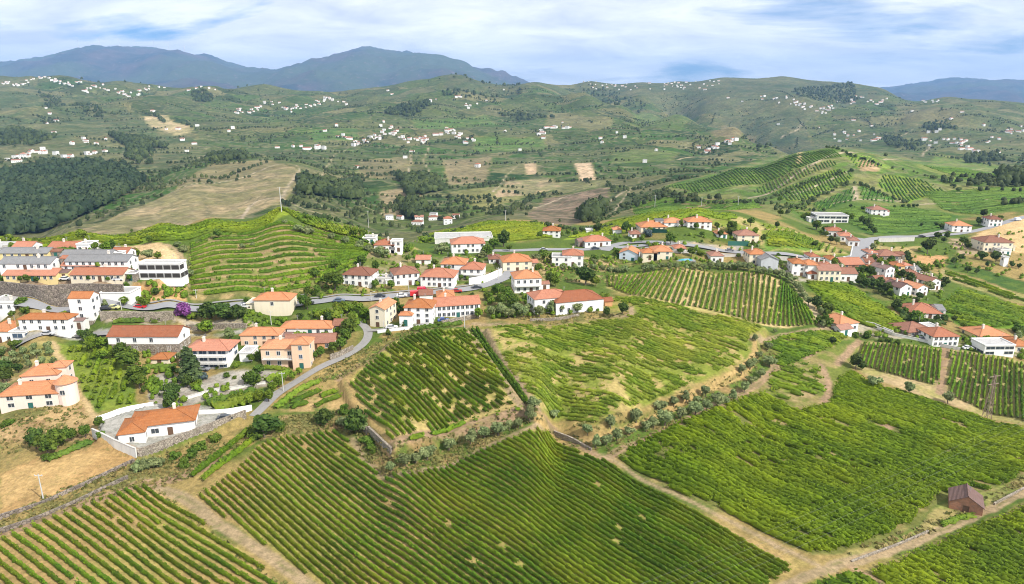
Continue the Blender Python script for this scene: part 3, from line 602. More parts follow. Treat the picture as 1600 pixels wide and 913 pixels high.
WOODM = mat('far_wood_leaves', m_leaf((0.028,0.050,0.018), (0.055,0.085,0.026), (0.09,0.12,0.034), 0.012, 0.10, 0.25))
WOODD = mat('dark_wood_leaves', m_leaf((0.016,0.032,0.016), (0.034,0.056,0.022), (0.06,0.08,0.028), 0.02, 0.12, 0.2))
FARV = mat('far_vine_leaves', m_leaf((0.055,0.105,0.012), (0.085,0.16,0.018), (0.14,0.20,0.025), 0.015, 0.25, 0.25))
def m_bark(m, t, b):
    g = N(t, 'ShaderNodeNewGeometry').outputs['Position']
    L(t, mixc(t, noise(t, g, 6.0, 3), (0.06, 0.045, 0.03), (0.20, 0.16, 0.12)), b.inputs['Base Color'])
BARK = mat('bark', m_bark)

# ------------------------------------------------------------------ leafy rows (vines, hedges)
def leaf_quads(C, Nn, size, rng):
    """quads centred at C facing roughly Nn"""
    n = len(C); r = rng.normal(size=(n, 3)); Nn = Nn + r*0.55; Nn /= np.linalg.norm(Nn, axis=1, keepdims=True)+1e-9
    t = np.cross(Nn, rng.normal(size=(n, 3))); t /= np.linalg.norm(t, axis=1, keepdims=True)+1e-9; b = np.cross(Nn, t)
    s = (size*rng.uniform(0.65, 1.25, n))[:, None] if np.ndim(size) == 0 else (size*rng.uniform(0.65, 1.25, n))[:, None]
    V = np.stack([C-t*s-b*s*0.6, C+t*s*0.9-b*s*0.75, C+t*s*1.05+b*s*0.7, C-t*s*0.85+b*s*0.8], 1).reshape(-1, 3)
    return V, np.arange(4*n).reshape(n, 4)
class Leafy:
    def __init__(s): s.V = []; s.F = []; s.n = 0
    def add(s, V, F):
        if len(V): s.V.append(V); s.F.append(F+s.n); s.n += len(V)
    def mesh(s, name, m):
        if not s.V: return None
        return mesh_np(name, np.concatenate(s.V), np.concatenate(s.F), [m])
PROF = np.array([(-1.0, 0.22), (-0.92, 0.66), (-0.35, 1.0), (0.35, 1.0), (0.92, 0.66), (1.0, 0.22)])
def leafy_row(P, w, h, ds, rng, cards=3, gap=None, lump=0.22, csize=0.26, z0=0.0):
    """P (k,2) polyline on the ground -> verts, quads of a foliage wall"""
    L_ = Leafy(); P = resample(P, ds); k = len(P)
    if k < 3: return L_
    d = np.gradient(P, axis=0); d /= np.linalg.norm(d, axis=1, keepdims=True)+1e-9; nn = np.stack([-d[:, 1], d[:, 0]], 1)
    keep = np.ones(k, bool) if gap is None else gap(P[:, 0], P[:, 1], rng)
    zg = H(P[:, 0], P[:, 1])
    hh = h*rng.uniform(0.80, 1.14, k); ww = w*rng.uniform(0.72, 1.22, k); sh = rng.normal(0, w*0.16, k)
    m = len(PROF)
    lat = PROF[None, :, 0]*ww[:, None]*(1+rng.normal(0, lump, (k, m))) + sh[:, None]
    ver = PROF[None, :, 1]*hh[:, None]*(1+rng.normal(0, lump*0.5, (k, m)))
    al = rng.normal(0, ds*0.22, (k, m))
    V = np.stack([P[:, None, 0]+nn[:, None, 0]*lat+d[:, None, 0]*al, P[:, None, 1]+nn[:, None, 1]*lat+d[:, None, 1]*al, zg[:, None]+z0+ver], -1)
    i, j = np.meshgrid(np.arange(k-1), np.arange(m-1), indexing='ij'); a = (i*m+j)
    F = np.stack([a, a+m, a+m+1, a+1], -1)[keep[:-1] & keep[1:]].reshape(-1, 4)
    # taper the section ends shut
    endm = keep & ~(np.roll(keep, 1) & np.roll(keep, -1)); endm[0] = keep[0]; endm[-1] = keep[-1]
    V[endm, :, 2] = (zg+z0+h*0.25)[endm, None] + (V[endm, :, 2]-(zg+z0+h*0.25)[endm, None])*0.55
    L_.add(V.reshape(-1, 3), F)
    if cards:
        idx = np.repeat(np.nonzero(keep)[0], cards); n = len(idx)
        if n:
            th = rng.uniform(-1.25, 1.25, n); q = np.sin(th)*1.05; zc = 0.35+0.70*np.cos(th)
            s = rng.uniform(-0.5, 0.5, n)*ds
            C = np.stack([P[idx, 0]+nn[idx, 0]*(q*ww[idx]+sh[idx])+d[idx, 0]*s, P[idx, 1]+nn[idx, 1]*(q*ww[idx]+sh[idx])+d[idx, 1]*s, zg[idx]+z0+zc*hh[idx]], 1)
            Nn = np.stack([nn[idx, 0]*np.sin(th), nn[idx, 1]*np.sin(th), np.cos(th)+0.25], 1)
            L_.add(*leaf_quads(C, Nn, csize, rng))
    return L_
def clip_lines(poly, ang, spacing, off=0.0, fan=0.0):
    """parallel lines through a world polygon -> list of (p, q) ordered across the field"""
    d = np.array([cos(ang), sin(ang)]); nn = np.array([-d[1], d[0]])
    s = poly@nn; res = []; d0, n0 = d, nn; mid = (poly@d).mean()
    k = math.floor((s.min()-off)/spacing)
    while k*spacing+off <= s.max():
        c0 = k*spacing+off; k += 1; ts = []; g = ang+fan*((c0-s.min())/(s.max()-s.min())-0.5); pc = d0*mid+n0*c0
        d = np.array([cos(g), sin(g)]); nn = np.array([-d[1], d[0]]); c = pc@nn
        for i in range(len(poly)):
            p, q = poly[i], poly[(i+1) % len(poly)]; a, b = p@nn-c, q@nn-c
            if (a > 0) != (b > 0): ts.append(((p+(q-p)*(a/(a-b)))@d))
        ts.sort()
        for a, b in zip(ts[::2], ts[1::2]):
            if b-a > 3: res.append((d*a+nn*c, d*b+nn*c))
    return res
def gapper(base, patch_sc=14.0, thr=None, seed=0.0, ang=None):
    def g(x, y, rng):
        k = np.ones(len(x), bool)
        r = rng.random(len(x)) < base; r = r | np.roll(r, 1); k &= ~r
        if ang is not None: x, y = (x*cos(ang)+y*sin(ang))/3.2, -x*sin(ang)+y*cos(ang)
        if thr is not None: k &= rng.random(len(x)) < np.clip((thr-fbm(x/patch_sc, y/patch_sc, 4, seed))/0.12+0.5, 0.06, 1)
        return k
    return g
def ordn(i):
    return '%d%s' % (i, 'th' if 10 <= i % 100 <= 20 else {1: 'st', 2: 'nd', 3: 'rd'}.get(i % 10, 'th'))
STUFF_ROWS = {}
def rows_dir(pts, ang, spacing, w, h, ds, m, cards=3, csize=0.26, gap=None, things=None, seed=1, inset=0.6, bend=0.0, dz=0.0, fan=0.0):
    """straight parallel rows over a photographed field outline; things=(label, group) makes each row an object"""
    P = gpoly(pts, dz); rng = np.random.default_rng(seed); n = 0
    for (p, q) in clip_lines(P, ang, spacing, 0.0, fan):
        l = np.linalg.norm(q-p)
        if l < 2*inset+2: continue
        v = (q-p)/l; ee = rng.uniform(0, 1.2, 2); p = p+v*(inset+ee[0]); q = q-v*(inset+ee[1])
        line = resample(np.array([p, q]), 4.0)
        if bend: line += np.array([-v[1], v[0]])*(bend*np.sin(np.linspace(0, pi, len(line))))[:, None]
        line += (np.stack([fbm(line[:, 0]/30, line[:, 1]/30, 2, 4.0), fbm(line[:, 0]/30, line[:, 1]/30, 2, 8.0)], 1)-0.5)*0.5
        ly = leafy_row(line, w, h, ds, rng, cards, gap, csize=csize)
        if not ly.V: continue
        n += 1
        if things: vine_obj(ly, m, things[0] % ordn(n), things[1])
        else: collect(ly, m)
def rows_ruled(A, B, count, w, h, ds, m, cards=3, csize=0.26, gap=None, things=None, seed=2, across=False):
    """rows blended between two photographed lines A and B; across=True joins A to B instead of running along them"""
    rng = np.random.default_rng(seed)
    PA = resample(gpoly(A), 3.0); PB = resample(gpoly(B), 3.0)
    if across:
        k = count; s = np.linspace(0, 1, k)
        ia = np.stack([np.interp(s, np.linspace(0, 1, len(PA)), PA[:, c]) for c in (0, 1)], 1); ib = np.stack([np.interp(s, np.linspace(0, 1, len(PB)), PB[:, c]) for c in (0, 1)], 1)
        lines = [np.array([ia[i], ib[i]]) for i in range(k)]
    else:
        s = np.linspace(0, 1, 40)
        ia = np.stack([np.interp(s, np.linspace(0, 1, len(PA)), PA[:, c]) for c in (0, 1)], 1); ib = np.stack([np.interp(s, np.linspace(0, 1, len(PB)), PB[:, c]) for c in (0, 1)], 1)
        lines = [ia*(1-f)+ib*f for f in np.linspace(0, 1, count)]
    n = 0
    for l in lines:
        ly = leafy_row(l, w, h, ds, rng, cards, gap, csize=csize)
        if not ly.V: continue
        n += 1
        if things: vine_obj(ly, m, things[0] % ordn(n), things[1])
        else: collect(ly, m)
def vine_obj(ly, m, label, group):
    if len(ly.F[0]) < 60: collect(ly, m); return
    V = np.concatenate(ly.V); c = V.mean(0); c[2] = V[:, 2].min()
    ly.V = [v-c for v in ly.V]
    link('vine_row', ly.mesh('vine_row', m), loc=tuple(map(float, c)), label=label, category='vine row', group=group)
def collect(ly, m):
    s = STUFF_ROWS.setdefault(m.name, Leafy())
    for V, F in zip(ly.V, [f for f in ly.F]):
        pass
    V = np.concatenate(ly.V); F = np.concatenate(ly.F); s.add(V, F)
R_ = radians
def vdir(p, q, dz=0.0):
    a = np.array(gpt(*p, dz)); b = np.array(gpt(*q, dz)); v = b-a; return math.atan2(v[1], v[0])
rows_dir(F1, vdir((150,790),(300,898)), 1.75, 0.27, 1.08, 0.55, VINE, 7, 0.165, gapper(0.003), ('vine row of the bottom left vineyard, %s from its right edge', 'rows of the bottom left vineyard'), 1)
rows_dir(F2, R_(-45), 1.48, 0.26, 1.08, 0.58, VINE, 6, 0.16, gapper(0.0012), ('vine row of the large front vineyard, %s from its lower left edge', 'rows of the large front vineyard'), 2, fan=R_(-7.0))
rows_dir(FIELD_B, R_(-53), 1.65, 0.32, 1.2, 0.65, VINE, 6, 0.18, gapper(0.02, 5, 0.71, 3.0, R_(-53)), ('vine row of the raised middle vineyard, %s from its left edge', 'rows of the raised middle vineyard'), 3)
rows_ruled([(951,432),(1000,430),(1090,426),(1180,428),(1222,440),(1250,468)], [(952,449),(985,462),(1060,477),(1150,496),(1230,511),(1276,508)], 44, 0.40, 1.3, 0.9, VINE_D, 3, 0.30, gapper(0.02), ('vine row of the curved striped vineyard below the olive hedge, %s from its left end', 'rows of the curved striped vineyard'), 4, across=True)
rows_dir([(1342,535),(1420,540),(1475,546),(1473,575),(1468,606),(1400,590),(1345,572)], vdir((1420,545),(1412,592)), 1.5, 0.34, 1.3, 0.75, VINE_D, 3, 0.26, gapper(0.02), ('vine row of the upright rows right of centre, %s from the house track', 'rows left of the straight dirt track'), 5)
rows_dir([(1480,548),(1600,568),(1640,576),(1640,668),(1600,660),(1530,642),(1480,618),(1484,575)], vdir((1540,565),(1532,630)), 1.5, 0.34, 1.3, 0.75, VINE_D, 3, 0.26, gapper(0.02), ('vine row at the right edge, %s from the straight dirt track', 'rows right of the straight dirt track'), 6)
# planted too densely to tell rows apart
rows_dir(FIELD_D, R_(-33), 1.5, 0.42, 0.85, 0.8, VINE_P, 6, 0.20, gapper(0.06, 3.0, 0.635, 3.0, R_(-33)), None, 7)
rows_dir([(945,470),(1010,466),(1100,492),(1190,518),(1150,530),(1060,520),(985,500)], R_(-33), 2.2, 0.5, 0.8, 1.0, VINE_B, 3, 0.34, gapper(0.12, 7, 0.52, 7.0), None, 71)
rows_dir(FE, R_(-44), 1.65, 0.52, 1.35, 0.8, VINE_E, 8, 0.21, gapper(0.008, 5, 0.735, 6.0, R_(-44)), None, 8)
rows_dir(FG, R_(-44), 1.65, 0.50, 1.35, 0.7, VINE_E, 9, 0.19, gapper(0.008), None, 9); rows_dir(FG2, R_(-44), 2.0, 0.7, 1.3, 0.9, VINE, 4, 0.34, gapper(0.05), None, 10)
rows_dir(FK, R_(-20), 2.2, 0.5, 1.4, 1.0, VINE, 3, 0.32, gapper(0.04), None, 11); rows_dir(FK2, R_(-25), 2.3, 0.5, 1.2, 1.0, VINE, 3, 0.3, gapper(0.08, 5, 0.60), None, 12)
rows_dir([(1255,441),(1330,447),(1370,472),(1412,502),(1415,522),(1335,504),(1290,480)], R_(-38), 2.3, 0.85, 1.5, 1.4, VINE_B, 3, 0.42, gapper(0.02), None, 13)
rows_dir([(1463,478),(1500,452),(1600,483),(1640,491),(1640,502),(1560,513),(1512,515)], R_(-30), 2.3, 0.8, 1.5, 1.4, VINE, 3, 0.42, gapper(0.02), None, 14)
rows_dir([(1478,423),(1600,464),(1640,470),(1640,483),(1560,463),(1470,432)], R_(-62), 4.2, 0.5, 1.4, 1.5, VINE, 2, 0.4, gapper(0.05), None, 15)
rows_ruled([(-60,391),(0,377.5),(150,367),(255,358),(330,346),(440,328)], [(-60,398),(0,386),(190,382),(255,377),(335,361),(420,351)], 20, 0.7, 1.5, 1.5, VINE_B, 3, 0.45, gapper(0.02), None, 16)
rows_ruled([(441,328),(500,344),(560,359),(645,386)], [(470,347),(530,367),(585,386),(640,393)], 40, 0.6, 1.5, 1.5, VINE, 3, 0.42, gapper(0.03), None, 17, across=True)
for k in range(NT):
    for f in (0.16, 0.50):
        s = (k+f)/NT; ly = leafy_row(TCA[2:-2]*(1-s)+TCB[2:-2]*s, 0.34, 1.05, 1.0, np.random.default_rng(k), 4, gapper(0.03), csize=0.30)
        if ly.V: collect(ly, VINE_D)
rows_dir([(652,372),(700,359),(780,348),(848,351),(866,372),(800,379),(770,371),(680,377)], R_(20), 2.4, 0.7, 1.4, 1.6, VINE_B, 2, 0.5, gapper(0.03), None, 19)
rows_dir([(880,374),(960,346),(1090,328),(1150,337),(1155,344),(1060,345),(990,359),(920,371)], R_(10), 2.4, 0.7, 1.4, 1.7, VINE_B, 2, 0.5, gapper(0.03), None, 20)
rows_dir([(1190,350),(1290,382),(1330,398),(1300,396),(1200,370)], R_(60), 3.4, 0.45, 1.4, 1.5, VINE, 2, 0.4, gapper(0.05), None, 21)
rows_dir([(1195,366),(1260,370),(1285,383),(1278,391),(1197,391)], R_(-10), 2.6, 0.7, 1.2, 1.6, VINE_B, 2, 0.45, gapper(0.05), None, 22)
rows_dir([(88,538),(165,533),(188,548),(214,636),(165,640),(150,645)], R_(-70), 2.6, 0.7, 1.3, 0.9, VINE, 4, 0.34, gapper(0.06, 8, 0.60), None, 23)
rows_dir([(436,640),(470,612),(533,600),(545,625),(520,636)], R_(38), 3.2, 0.8, 1.4, 0.9, VINE, 4, 0.32, gapper(0.03), None, 24)
for (a, b) in [((300,748),(392,672)),((316,752),(402,684))]: rows_ruled([a, b], [a, b], 1, 0.6, 1.6, 0.6, VINE, 5, 0.28, None, None, 25)
rows_ruled([(738,516),(820,632)], [(745,516),(826,634)], 2, 0.45, 1.5, 0.7, VINE_D, 4, 0.28, None, None, 26)
rows_ruled([(640,688),(720,664),(812,640)], [(640,688),(720,664),(812,640)], 1, 0.5, 1.3, 0.8, VINE, 4, 0.28, gapper(0.12), None, 27)
for pts, an, sp in [([(1320,242),(1362,247),(1378,262),(1340,262)], 60, 3.2), ([(1440,300),(1600,291),(1640,298),(1640,326),(1540,336),(1470,328)], 8, 4.0), ([(1440,258),(1590,272),(1600,284),(1500,281)], 10, 5.0), ([(1170,300),(1200,285),(1250,264),(1300,250),(1310,258),(1250,280),(1200,303)], 75, 3.2), ([(1225,318),(1262,314),(1268,328),(1235,330)], 50, 3.2), ([(1040,292),(1150,264),(1240,243),(1300,234),(1316,246),(1250,262),(1190,288),(1090,302)], 80, 3.2), ([(1205,303),(1255,283),(1305,265),(1332,269),(1330,280),(1260,312),(1230,315)], 75, 3.0),
                    ([(1225,330),(1410,323),(1490,338),(1470,358),(1360,366),(1300,340)], 12, 3.0), ([(985,318),(1180,313),(1195,325),(1130,330),(1000,338)], 5, 7.0), ([(1380,273),(1440,281),(1480,300),(1420,316),(1372,290)], 70, 3.4), ([(1270,318),(1335,293),(1338,312),(1280,331)], 60, 3.0), ([(1345,290),(1403,312),(1395,317),(1346,313)], 60, 3.0)]:
    rows_dir(pts, R_(an), sp, 0.6, 0.9, 2.6, FARV, 2, 0.4, gapper(0.03), None, 30)
for k, s in STUFF_ROWS.items():
    link('vines', s.mesh('vines', MATS[k]), kind='stuff', label='dense green vine foliage covering the vineyards')

# ------------------------------------------------------------------ trees
def make_trunk(h, r, limbs, rng, lean=0.05):
    V, F = [], []
    def tube(p, q, r0, r1, k=6):
        p, q = np.array(p, float), np.array(q, float); d = q-p; d /= np.linalg.norm(d)+1e-9
        u = np.cross(d, (0.3, 0.9, 0.1)); u /= np.linalg.norm(u); v = np.cross(d, u); b = len(V)
        for c, rr in ((p, r0), (q, r1)):
            for i in range(k):
                a = 2*pi*i/k; V.append(c+(u*cos(a)+v*sin(a))*rr)
        for i in range(k): F.append((b+i, b+(i+1) % k, b+k+(i+1) % k, b+k+i))
    top = np.array([rng.normal(0, lean), rng.normal(0, lean), h]); mid = top*0.5+np.array([rng.normal(0, lean*0.5), rng.normal(0, lean*0.5), 0])
    tube((0, 0, -0.06), mid, r, r*0.78); tube(mid, top, r*0.78, r*0.55)
    for i in range(limbs):
        a = 2*pi*i/limbs+rng.uniform(-.4, .4); s = mid+(top-mid)*rng.uniform(0.3, 1.0)
        tube(s, s+np.array([cos(a)*0.22, sin(a)*0.22, rng.uniform(0.12, 0.30)]), r*0.45, r*0.15, 5)
    return mesh_np('trunk', V, F, [BARK])
def blob(c, r, rng, sub=2):
    """lumpy inner mass"""
    V, F = [], []; nu, nv = 7, 5
    for j in range(nv+1):
        th = pi*j/nv
        for i in range(nu):
            a = 2*pi*i/nu; k = 1+rng.normal(0, 0.13)
            V.append(c+np.array([r[0]*sin(th)*cos(a), r[1]*sin(th)*sin(a), r[2]*cos(th)])*k)
    for j in range(nv):
        for i in range(nu): F.append((j*nu+i, (j+1)*nu+i, (j+1)*nu+(i+1) % nu, j*nu+(i+1) % nu))
    return np.array(V), np.array(F)
def make_crown(kind, rng, m, nl=16, cards=46, cs=0.05):
    """crown in unit height 1, base of trunk at 0"""
    L_ = Leafy()
    if kind == 'cone':
        lob = []
        for k in range(26):
            z = 0.10+0.85*(k/26.0); r = 0.24*(1-z)**0.8+0.02; a = k*2.4
            for q in range(3):
                aa = a+q*2.09; lob.append((np.array([cos(aa)*r*0.72, sin(aa)*r*0.72, z]), np.array([r*0.6+0.02, r*0.6+0.02, 0.05])))
        cards = 12
    else:
        par = {'broad': (0.36, 0.62, 0.33, 0.17), 'olive': (0.40, 0.60, 0.30, 0.17), 'round': (0.44, 0.50, 0.44, 0.17), 'bush': (0.52, 0.40, 0.40, 0.20), 'tall': (0.22, 0.56, 0.42, 0.13)}[kind]
        lob = []
        for k in range(nl):
            v = rng.normal(size=3); v /= np.linalg.norm(v); s = rng.uniform(0.45, 1.0)**0.6*(1 if kind != 'olive' else rng.uniform(0.75, 1.15))
            c = np.array([v[0]*par[0]*s*0.78, v[1]*par[0]*s*0.78, par[1]+v[2]*par[2]*s*0.74])
            r = par[3]*rng.uniform(0.75, 1.25); lob.append((c, np.array([r, r, r*0.82])))
        V, F = blob(np.array([0, 0, par[1]]), np.array([par[0]*0.55, par[0]*0.55, par[2]*0.55]), rng); L_.add(V, F)
    for c, r in lob:
        V, F = blob(c, r*0.72, rng); L_.add(V, F)
        u = rng.normal(size=(cards, 3)); u /= np.linalg.norm(u, axis=1, keepdims=True)
        C = c+u*r*rng.uniform(0.72, 1.18, (cards, 1)); C[:, 2] = np.maximum(C[:, 2], 0.02)
        L_.add(*leaf_quads(C, u+np.array([0, 0, 0.3]), cs, rng))
    return L_.mesh('crown', m)
PROTO = {}
def proto(kind, variants, shape, m, th, tr, limbs, **kw):
    for i in range(variants):
        r = np.random.default_rng(hash((len(kind), i, ord(kind[0]), ord(kind[-1]))) & 0xffff)
        PROTO.setdefault(kind, []).append((make_trunk(th, tr, limbs, r), make_crown(shape, r, m, **kw)))
proto('broad', 4, 'broad', BROAD, 0.45, 0.035, 4); proto('light', 3, 'broad', BROADL, 0.45, 0.035, 4); proto('olive', 5, 'olive', OLIVEM, 0.42, 0.05, 4, nl=13, cards=52, cs=0.05)
proto('round', 2, 'round', DARKM, 0.35, 0.04, 3, nl=20, cs=0.05); proto('dark', 3, 'broad', DARKM, 0.45, 0.04, 4); proto('bush', 3, 'bush', BROAD, 0.2, 0.04, 3, nl=12); proto('lbush', 2, 'bush', BROADL, 0.2, 0.04, 3, nl=12)
proto('cone', 1, 'cone', CONIF, 0.9, 0.03, 0, cs=0.035); proto('blue', 1, 'bush', BLUEC, 0.3, 0.04, 2, nl=14); proto('purple', 1, 'bush', PURP, 0.25, 0.03, 3, nl=16); proto('tall', 2, 'tall', DARKM, 0.4, 0.03, 3); proto('gbush', 3, 'bush', OLIVEM, 0.2, 0.04, 3, nl=11)
KNAME = {'broad': ('garden_tree', 'tree', 'leafy tree'), 'light': ('light_green_tree', 'tree', 'bright green tree'), 'olive': ('olive_tree', 'olive tree', 'olive tree'), 'round': ('orange_tree', 'tree', 'dense round tree'),
         'dark': ('dark_tree', 'tree', 'dark tree'), 'bush': ('shrub', 'shrub', 'green shrub'), 'lbush': ('light_shrub', 'shrub', 'bright shrub'), 'cone': ('conifer', 'conifer', 'tall layered conifer'), 'blue': ('blue_spruce', 'shrub', 'clipped blue-grey shrub'),
         'purple': ('bougainvillea', 'flowering shrub', 'purple flowering bougainvillea'), 'tall': ('slim_tree', 'tree', 'tall slim dark tree'), 'gbush': ('grey_shrub', 'shrub', 'grey-green shrub')}
PENDING = []      # (object, base label, photograph x) made unique at the end
LAND = []         # named landmarks for labels: (x, y, phrase)
_tk = 0
def tree_at(x, y, h, kind, label=None, group=None, spread=1.0, px=0):
    global _tk
    _tk += 1; tm, cm = PROTO[kind][_tk % len(PROTO[kind])]; nm, cat, lk = KNAME[kind]
    z = H1(x, y); r = link(nm, None, loc=(x, y, z-0.05), rz=rnd.uniform(0, 6.28)); r.empty_display_size = 0.5
    s = (h*spread*rnd.uniform(0.8, 1.25), h*spread*rnd.uniform(0.8, 1.25), h*rnd.uniform(0.92, 1.1))
    r.scale = s
    link('trunk', tm, r); link('crown', cm, r)
    r['category'] = cat
    if group: r['group'] = group
    PENDING.append([r, label, lk, px, x, y])
    return r
def trees_px(ox, oy, sc, items, kind, size, label=None, group=None, spread=1.0, center=True):
    """items in the coordinates of an enlarged view: origin ox, oy and scale sc; size = crown height in photograph pixels"""
    for it in items:
        zx, zy = it[:2]; s = it[2] if len(it) > 2 else size
        px = ox+zx/sc; py = oy+zy/sc+(s*0.42 if center else 0)
        x, y = gpt(px, py); k = mpp(x, y, H1(x, y)); tree_at(x, y, s*k*(1.12 if kind == 'olive' else 1.1)*rnd.uniform(0.93, 1.07), kind, label, group, spread, px)
OB = 'olive trees on the bank below the raised middle vineyard'
trees_px(500,480,3.26,[(360,815,16),(430,785),(545,745,25),(490,775,18),(655,700,24),(770,670,24),(840,640),(910,625),(965,605,18),(1010,595,16),(1070,550,24),(1085,490)],'olive',21,'olive tree on the bank below the middle vineyard',OB)
OD = 'olive trees along the bank of the patchy vineyard'
trees_px(800,440,3.044,[(200,630,15),(360,705,20),(470,670,22),(400,765,20),(450,755,18),(500,735,20),(590,640,25),(635,690,19),(670,675,18),(725,655,24),(705,590,18),(770,575,16),(800,625,22),(825,555,18),(870,605,24),(925,590,20),(920,525,18),(980,570,24),(1050,545,20),(1105,505,18),(1140,470,15),(1180,440,15),(1090,420,14),(1130,400,14),(1150,380,12),(1225,385,18),(1170,350,12),(1215,310,14),(1155,270,11),(1250,235,9),(560,715,14),(880,570,14),(1020,570,12)],'olive',18,'olive tree along the bank of the patchy vineyard',OD)
OH = 'olive trees in the hedge above the curved vineyard'
trees_px(700,340,3.97,[(1220,320),(1265,315),(1320,310),(1370,310),(1415,305),(1475,310),(1530,305)],'olive',13,'olive tree in the hedge above the curved vineyard',OH)
trees_px(1080,310,6.09,[(40,655),(115,660),(180,650),(250,645),(310,650),(380,650),(440,655),(500,650),(545,660),(640,690),(680,690),(740,700),(800,715),(850,735),(920,750),(960,780),(990,820),(1010,850),(1040,890)],'olive',13,'olive tree in the hedge above the curved vineyard',OH)
trees_px(1200,310,3.6525,[(200,560),(230,590),(300,650),(290,690),(310,720)],'olive',13,'olive tree in the hedge above the curved vineyard',OH); trees_px(1200,310,3.6525,[(278,600,22)],'dark',22); trees_px(1200,310,3.6525,[(330,650,14),(330,660,12)],'bush',13)
OM = 'olive trees in front of the long manor house'
trees_px(700,340,3.97,[(270,590),(330,580),(380,595),(470,590),(500,560,16),(570,590),(640,570),(700,565),(750,560),(800,565),(430,560,18)],'olive',18,'olive tree in front of the long manor house',OM)
trees_px(700,340,3.97,[(360,480,26),(400,520,22),(330,520,20),(560,320,16),(590,240,15),(640,390,18),(300,450,16),(240,495,13)],'broad',18); trees_px(700,340,3.97,[(850,370,30),(985,590,15),(345,140,25),(1080,570,19)],'dark',22); trees_px(700,340,3.97,[(665,400,18),(190,600,18),(570,490,16),(425,405,14),(915,400,17),(640,250,12)],'light',15)
trees_px(700,340,3.97,[(240,215,18),(745,100,11),(705,110,9),(570,110,11),(1040,140,8),(1130,140,8),(1200,140,8),(1380,140,18),(1190,270,10),(1050,220,11),(1240,250,12),(1440,210,10),(1510,220,14),(1445,45,10),(1540,60,11),(115,215,9),(380,190,11),(790,105,9),(520,345,12)],'broad',12)
trees_px(700,340,3.97,[(1240,95,15)],'blue',15); trees_px(700,340,3.97,[(710,310),(790,310),(900,300),(955,310),(1010,315),(1055,320),(1100,320),(850,290),(905,270),(1300,240,9),(1250,220,9)],'gbush',11)
# lower left gardens
trees_px(360,480,3.97,[(780,710,42)],'round',42,'large round dark tree at the corner of the raised vineyard'); trees_px(360,480,3.97,[(590,685,26)],'round',26); trees_px(360,480,3.97,[(215,740,42)],'dark',40,'big dark tree above the front vineyard by the lane',None,1.2); trees_px(360,480,3.97,[(160,780,24),(710,635,18),(300,735,20)],'bush',18)
trees_px(360,480,3.97,[(700,705,18),(835,735,14)],'gbush',14); trees_px(360,480,3.97,[(850,820,14),(870,850,15),(890,880,13),(820,815,11)],'bush',14)
trees_px(360,480,3.97,[(140,440,26),(180,390,20)],'broad',24); trees_px(360,480,3.97,[(390,430,16),(430,400,13),(300,470,17),(260,500,17),(240,560,18),(180,560,18),(120,580,16),(60,560,16),(20,570,15),(330,440,14)],'light',15)
trees_px(360,340,3.97,[(740,690,24),(720,740,26),(690,790,20),(640,820,18),(560,840,17),(520,860,15),(760,650,20)],'broad',22); trees_px(360,340,3.97,[(650,400,30),(530,350,16),(600,390,20),(540,460,16),(480,465,15),(820,270,17),(900,310,16),(650,300,14),(1100,260,13),(1000,420,15),(900,420,14),(1160,310,11),(480,540,19),(100,520,10)],'broad',18)
trees_px(360,340,3.97,[(600,610,16),(660,570,17),(730,570,17),(800,570,17),(840,600,16),(560,610,16),(530,600,13),(700,560,14),(1030,545,12),(770,545,14)],'light',16); trees_px(360,340,3.97,[(420,70,14),(480,75,15),(630,110,13),(720,135,14),(800,165,14),(860,190,15),(935,215,19),(1010,330,9),(1090,160,10),(75,175,9),(140,165,9),(340,25,9),(1310,190,22),(1560,225,14)],'gbush',14)
trees_px(360,340,3.97,[(1430,375,9),(1360,240,8),(130,880,14),(180,860,16)],'broad',12); trees_px(360,480,3.97,[(980,155,11),(1290,100,12),(1070,100,10),(1180,140,8)],'bush',11)
trees_px(0,340,3.97,[(840,225,20),(980,245,13)],'light',16); trees_px(0,340,3.97,[(1100,165,10),(1135,190,14),(1150,280,15),(1170,340,15),(930,540,0.1)],'gbush',14); trees_px(0,340,3.97,[(770,525,15),(895,530,18)],'light',16); trees_px(0,340,3.97,[(655,540,13)],'olive',13)
trees_px(0,340,3.97,[(1140,570,25)],'purple',25,'purple flowering bougainvillea beside the main road'); trees_px(0,340,3.97,[(1195,605,15)],'lbush',15); trees_px(0,340,3.97,[(1300,585,27),(1395,585,27),(1475,595,22)],'round',25,'round dark tree in the clump beside the purple bougainvillea','round trees beside the bougainvillea',1.15)
trees_px(0,340,3.97,[(800,320,12),(560,380,11),(170,385,13),(230,390,11),(500,385,10),(675,385,9),(130,385,11),(90,390,8),(300,390,7),(1355,110,17),(930,140,13),(700,175,14),(590,180,14),(640,185,12),(790,430,12),(800,450,11),(820,85,6)],'broad',12); trees_px(0,340,3.97,[(135,520,15),(160,570,14),(75,590,11),(15,380,14),(55,490,10),(305,560,8)],'bush',11)
trees_px(0,500,3.805,[(90,145,16),(110,135,14)],'bush',15); trees_px(0,500,3.805,[(525,105,22),(490,85,14),(560,115,16)],'dark',20); trees_px(0,500,3.805,[(630,205,16),(590,215,14),(670,205,14),(610,140,18)],'light',15); trees_px(0,500,3.805,[(740,190,28),(775,250,30),(820,330,28),(830,370,26),(750,220,24),(700,200,20),(860,420,14)],'broad',27)
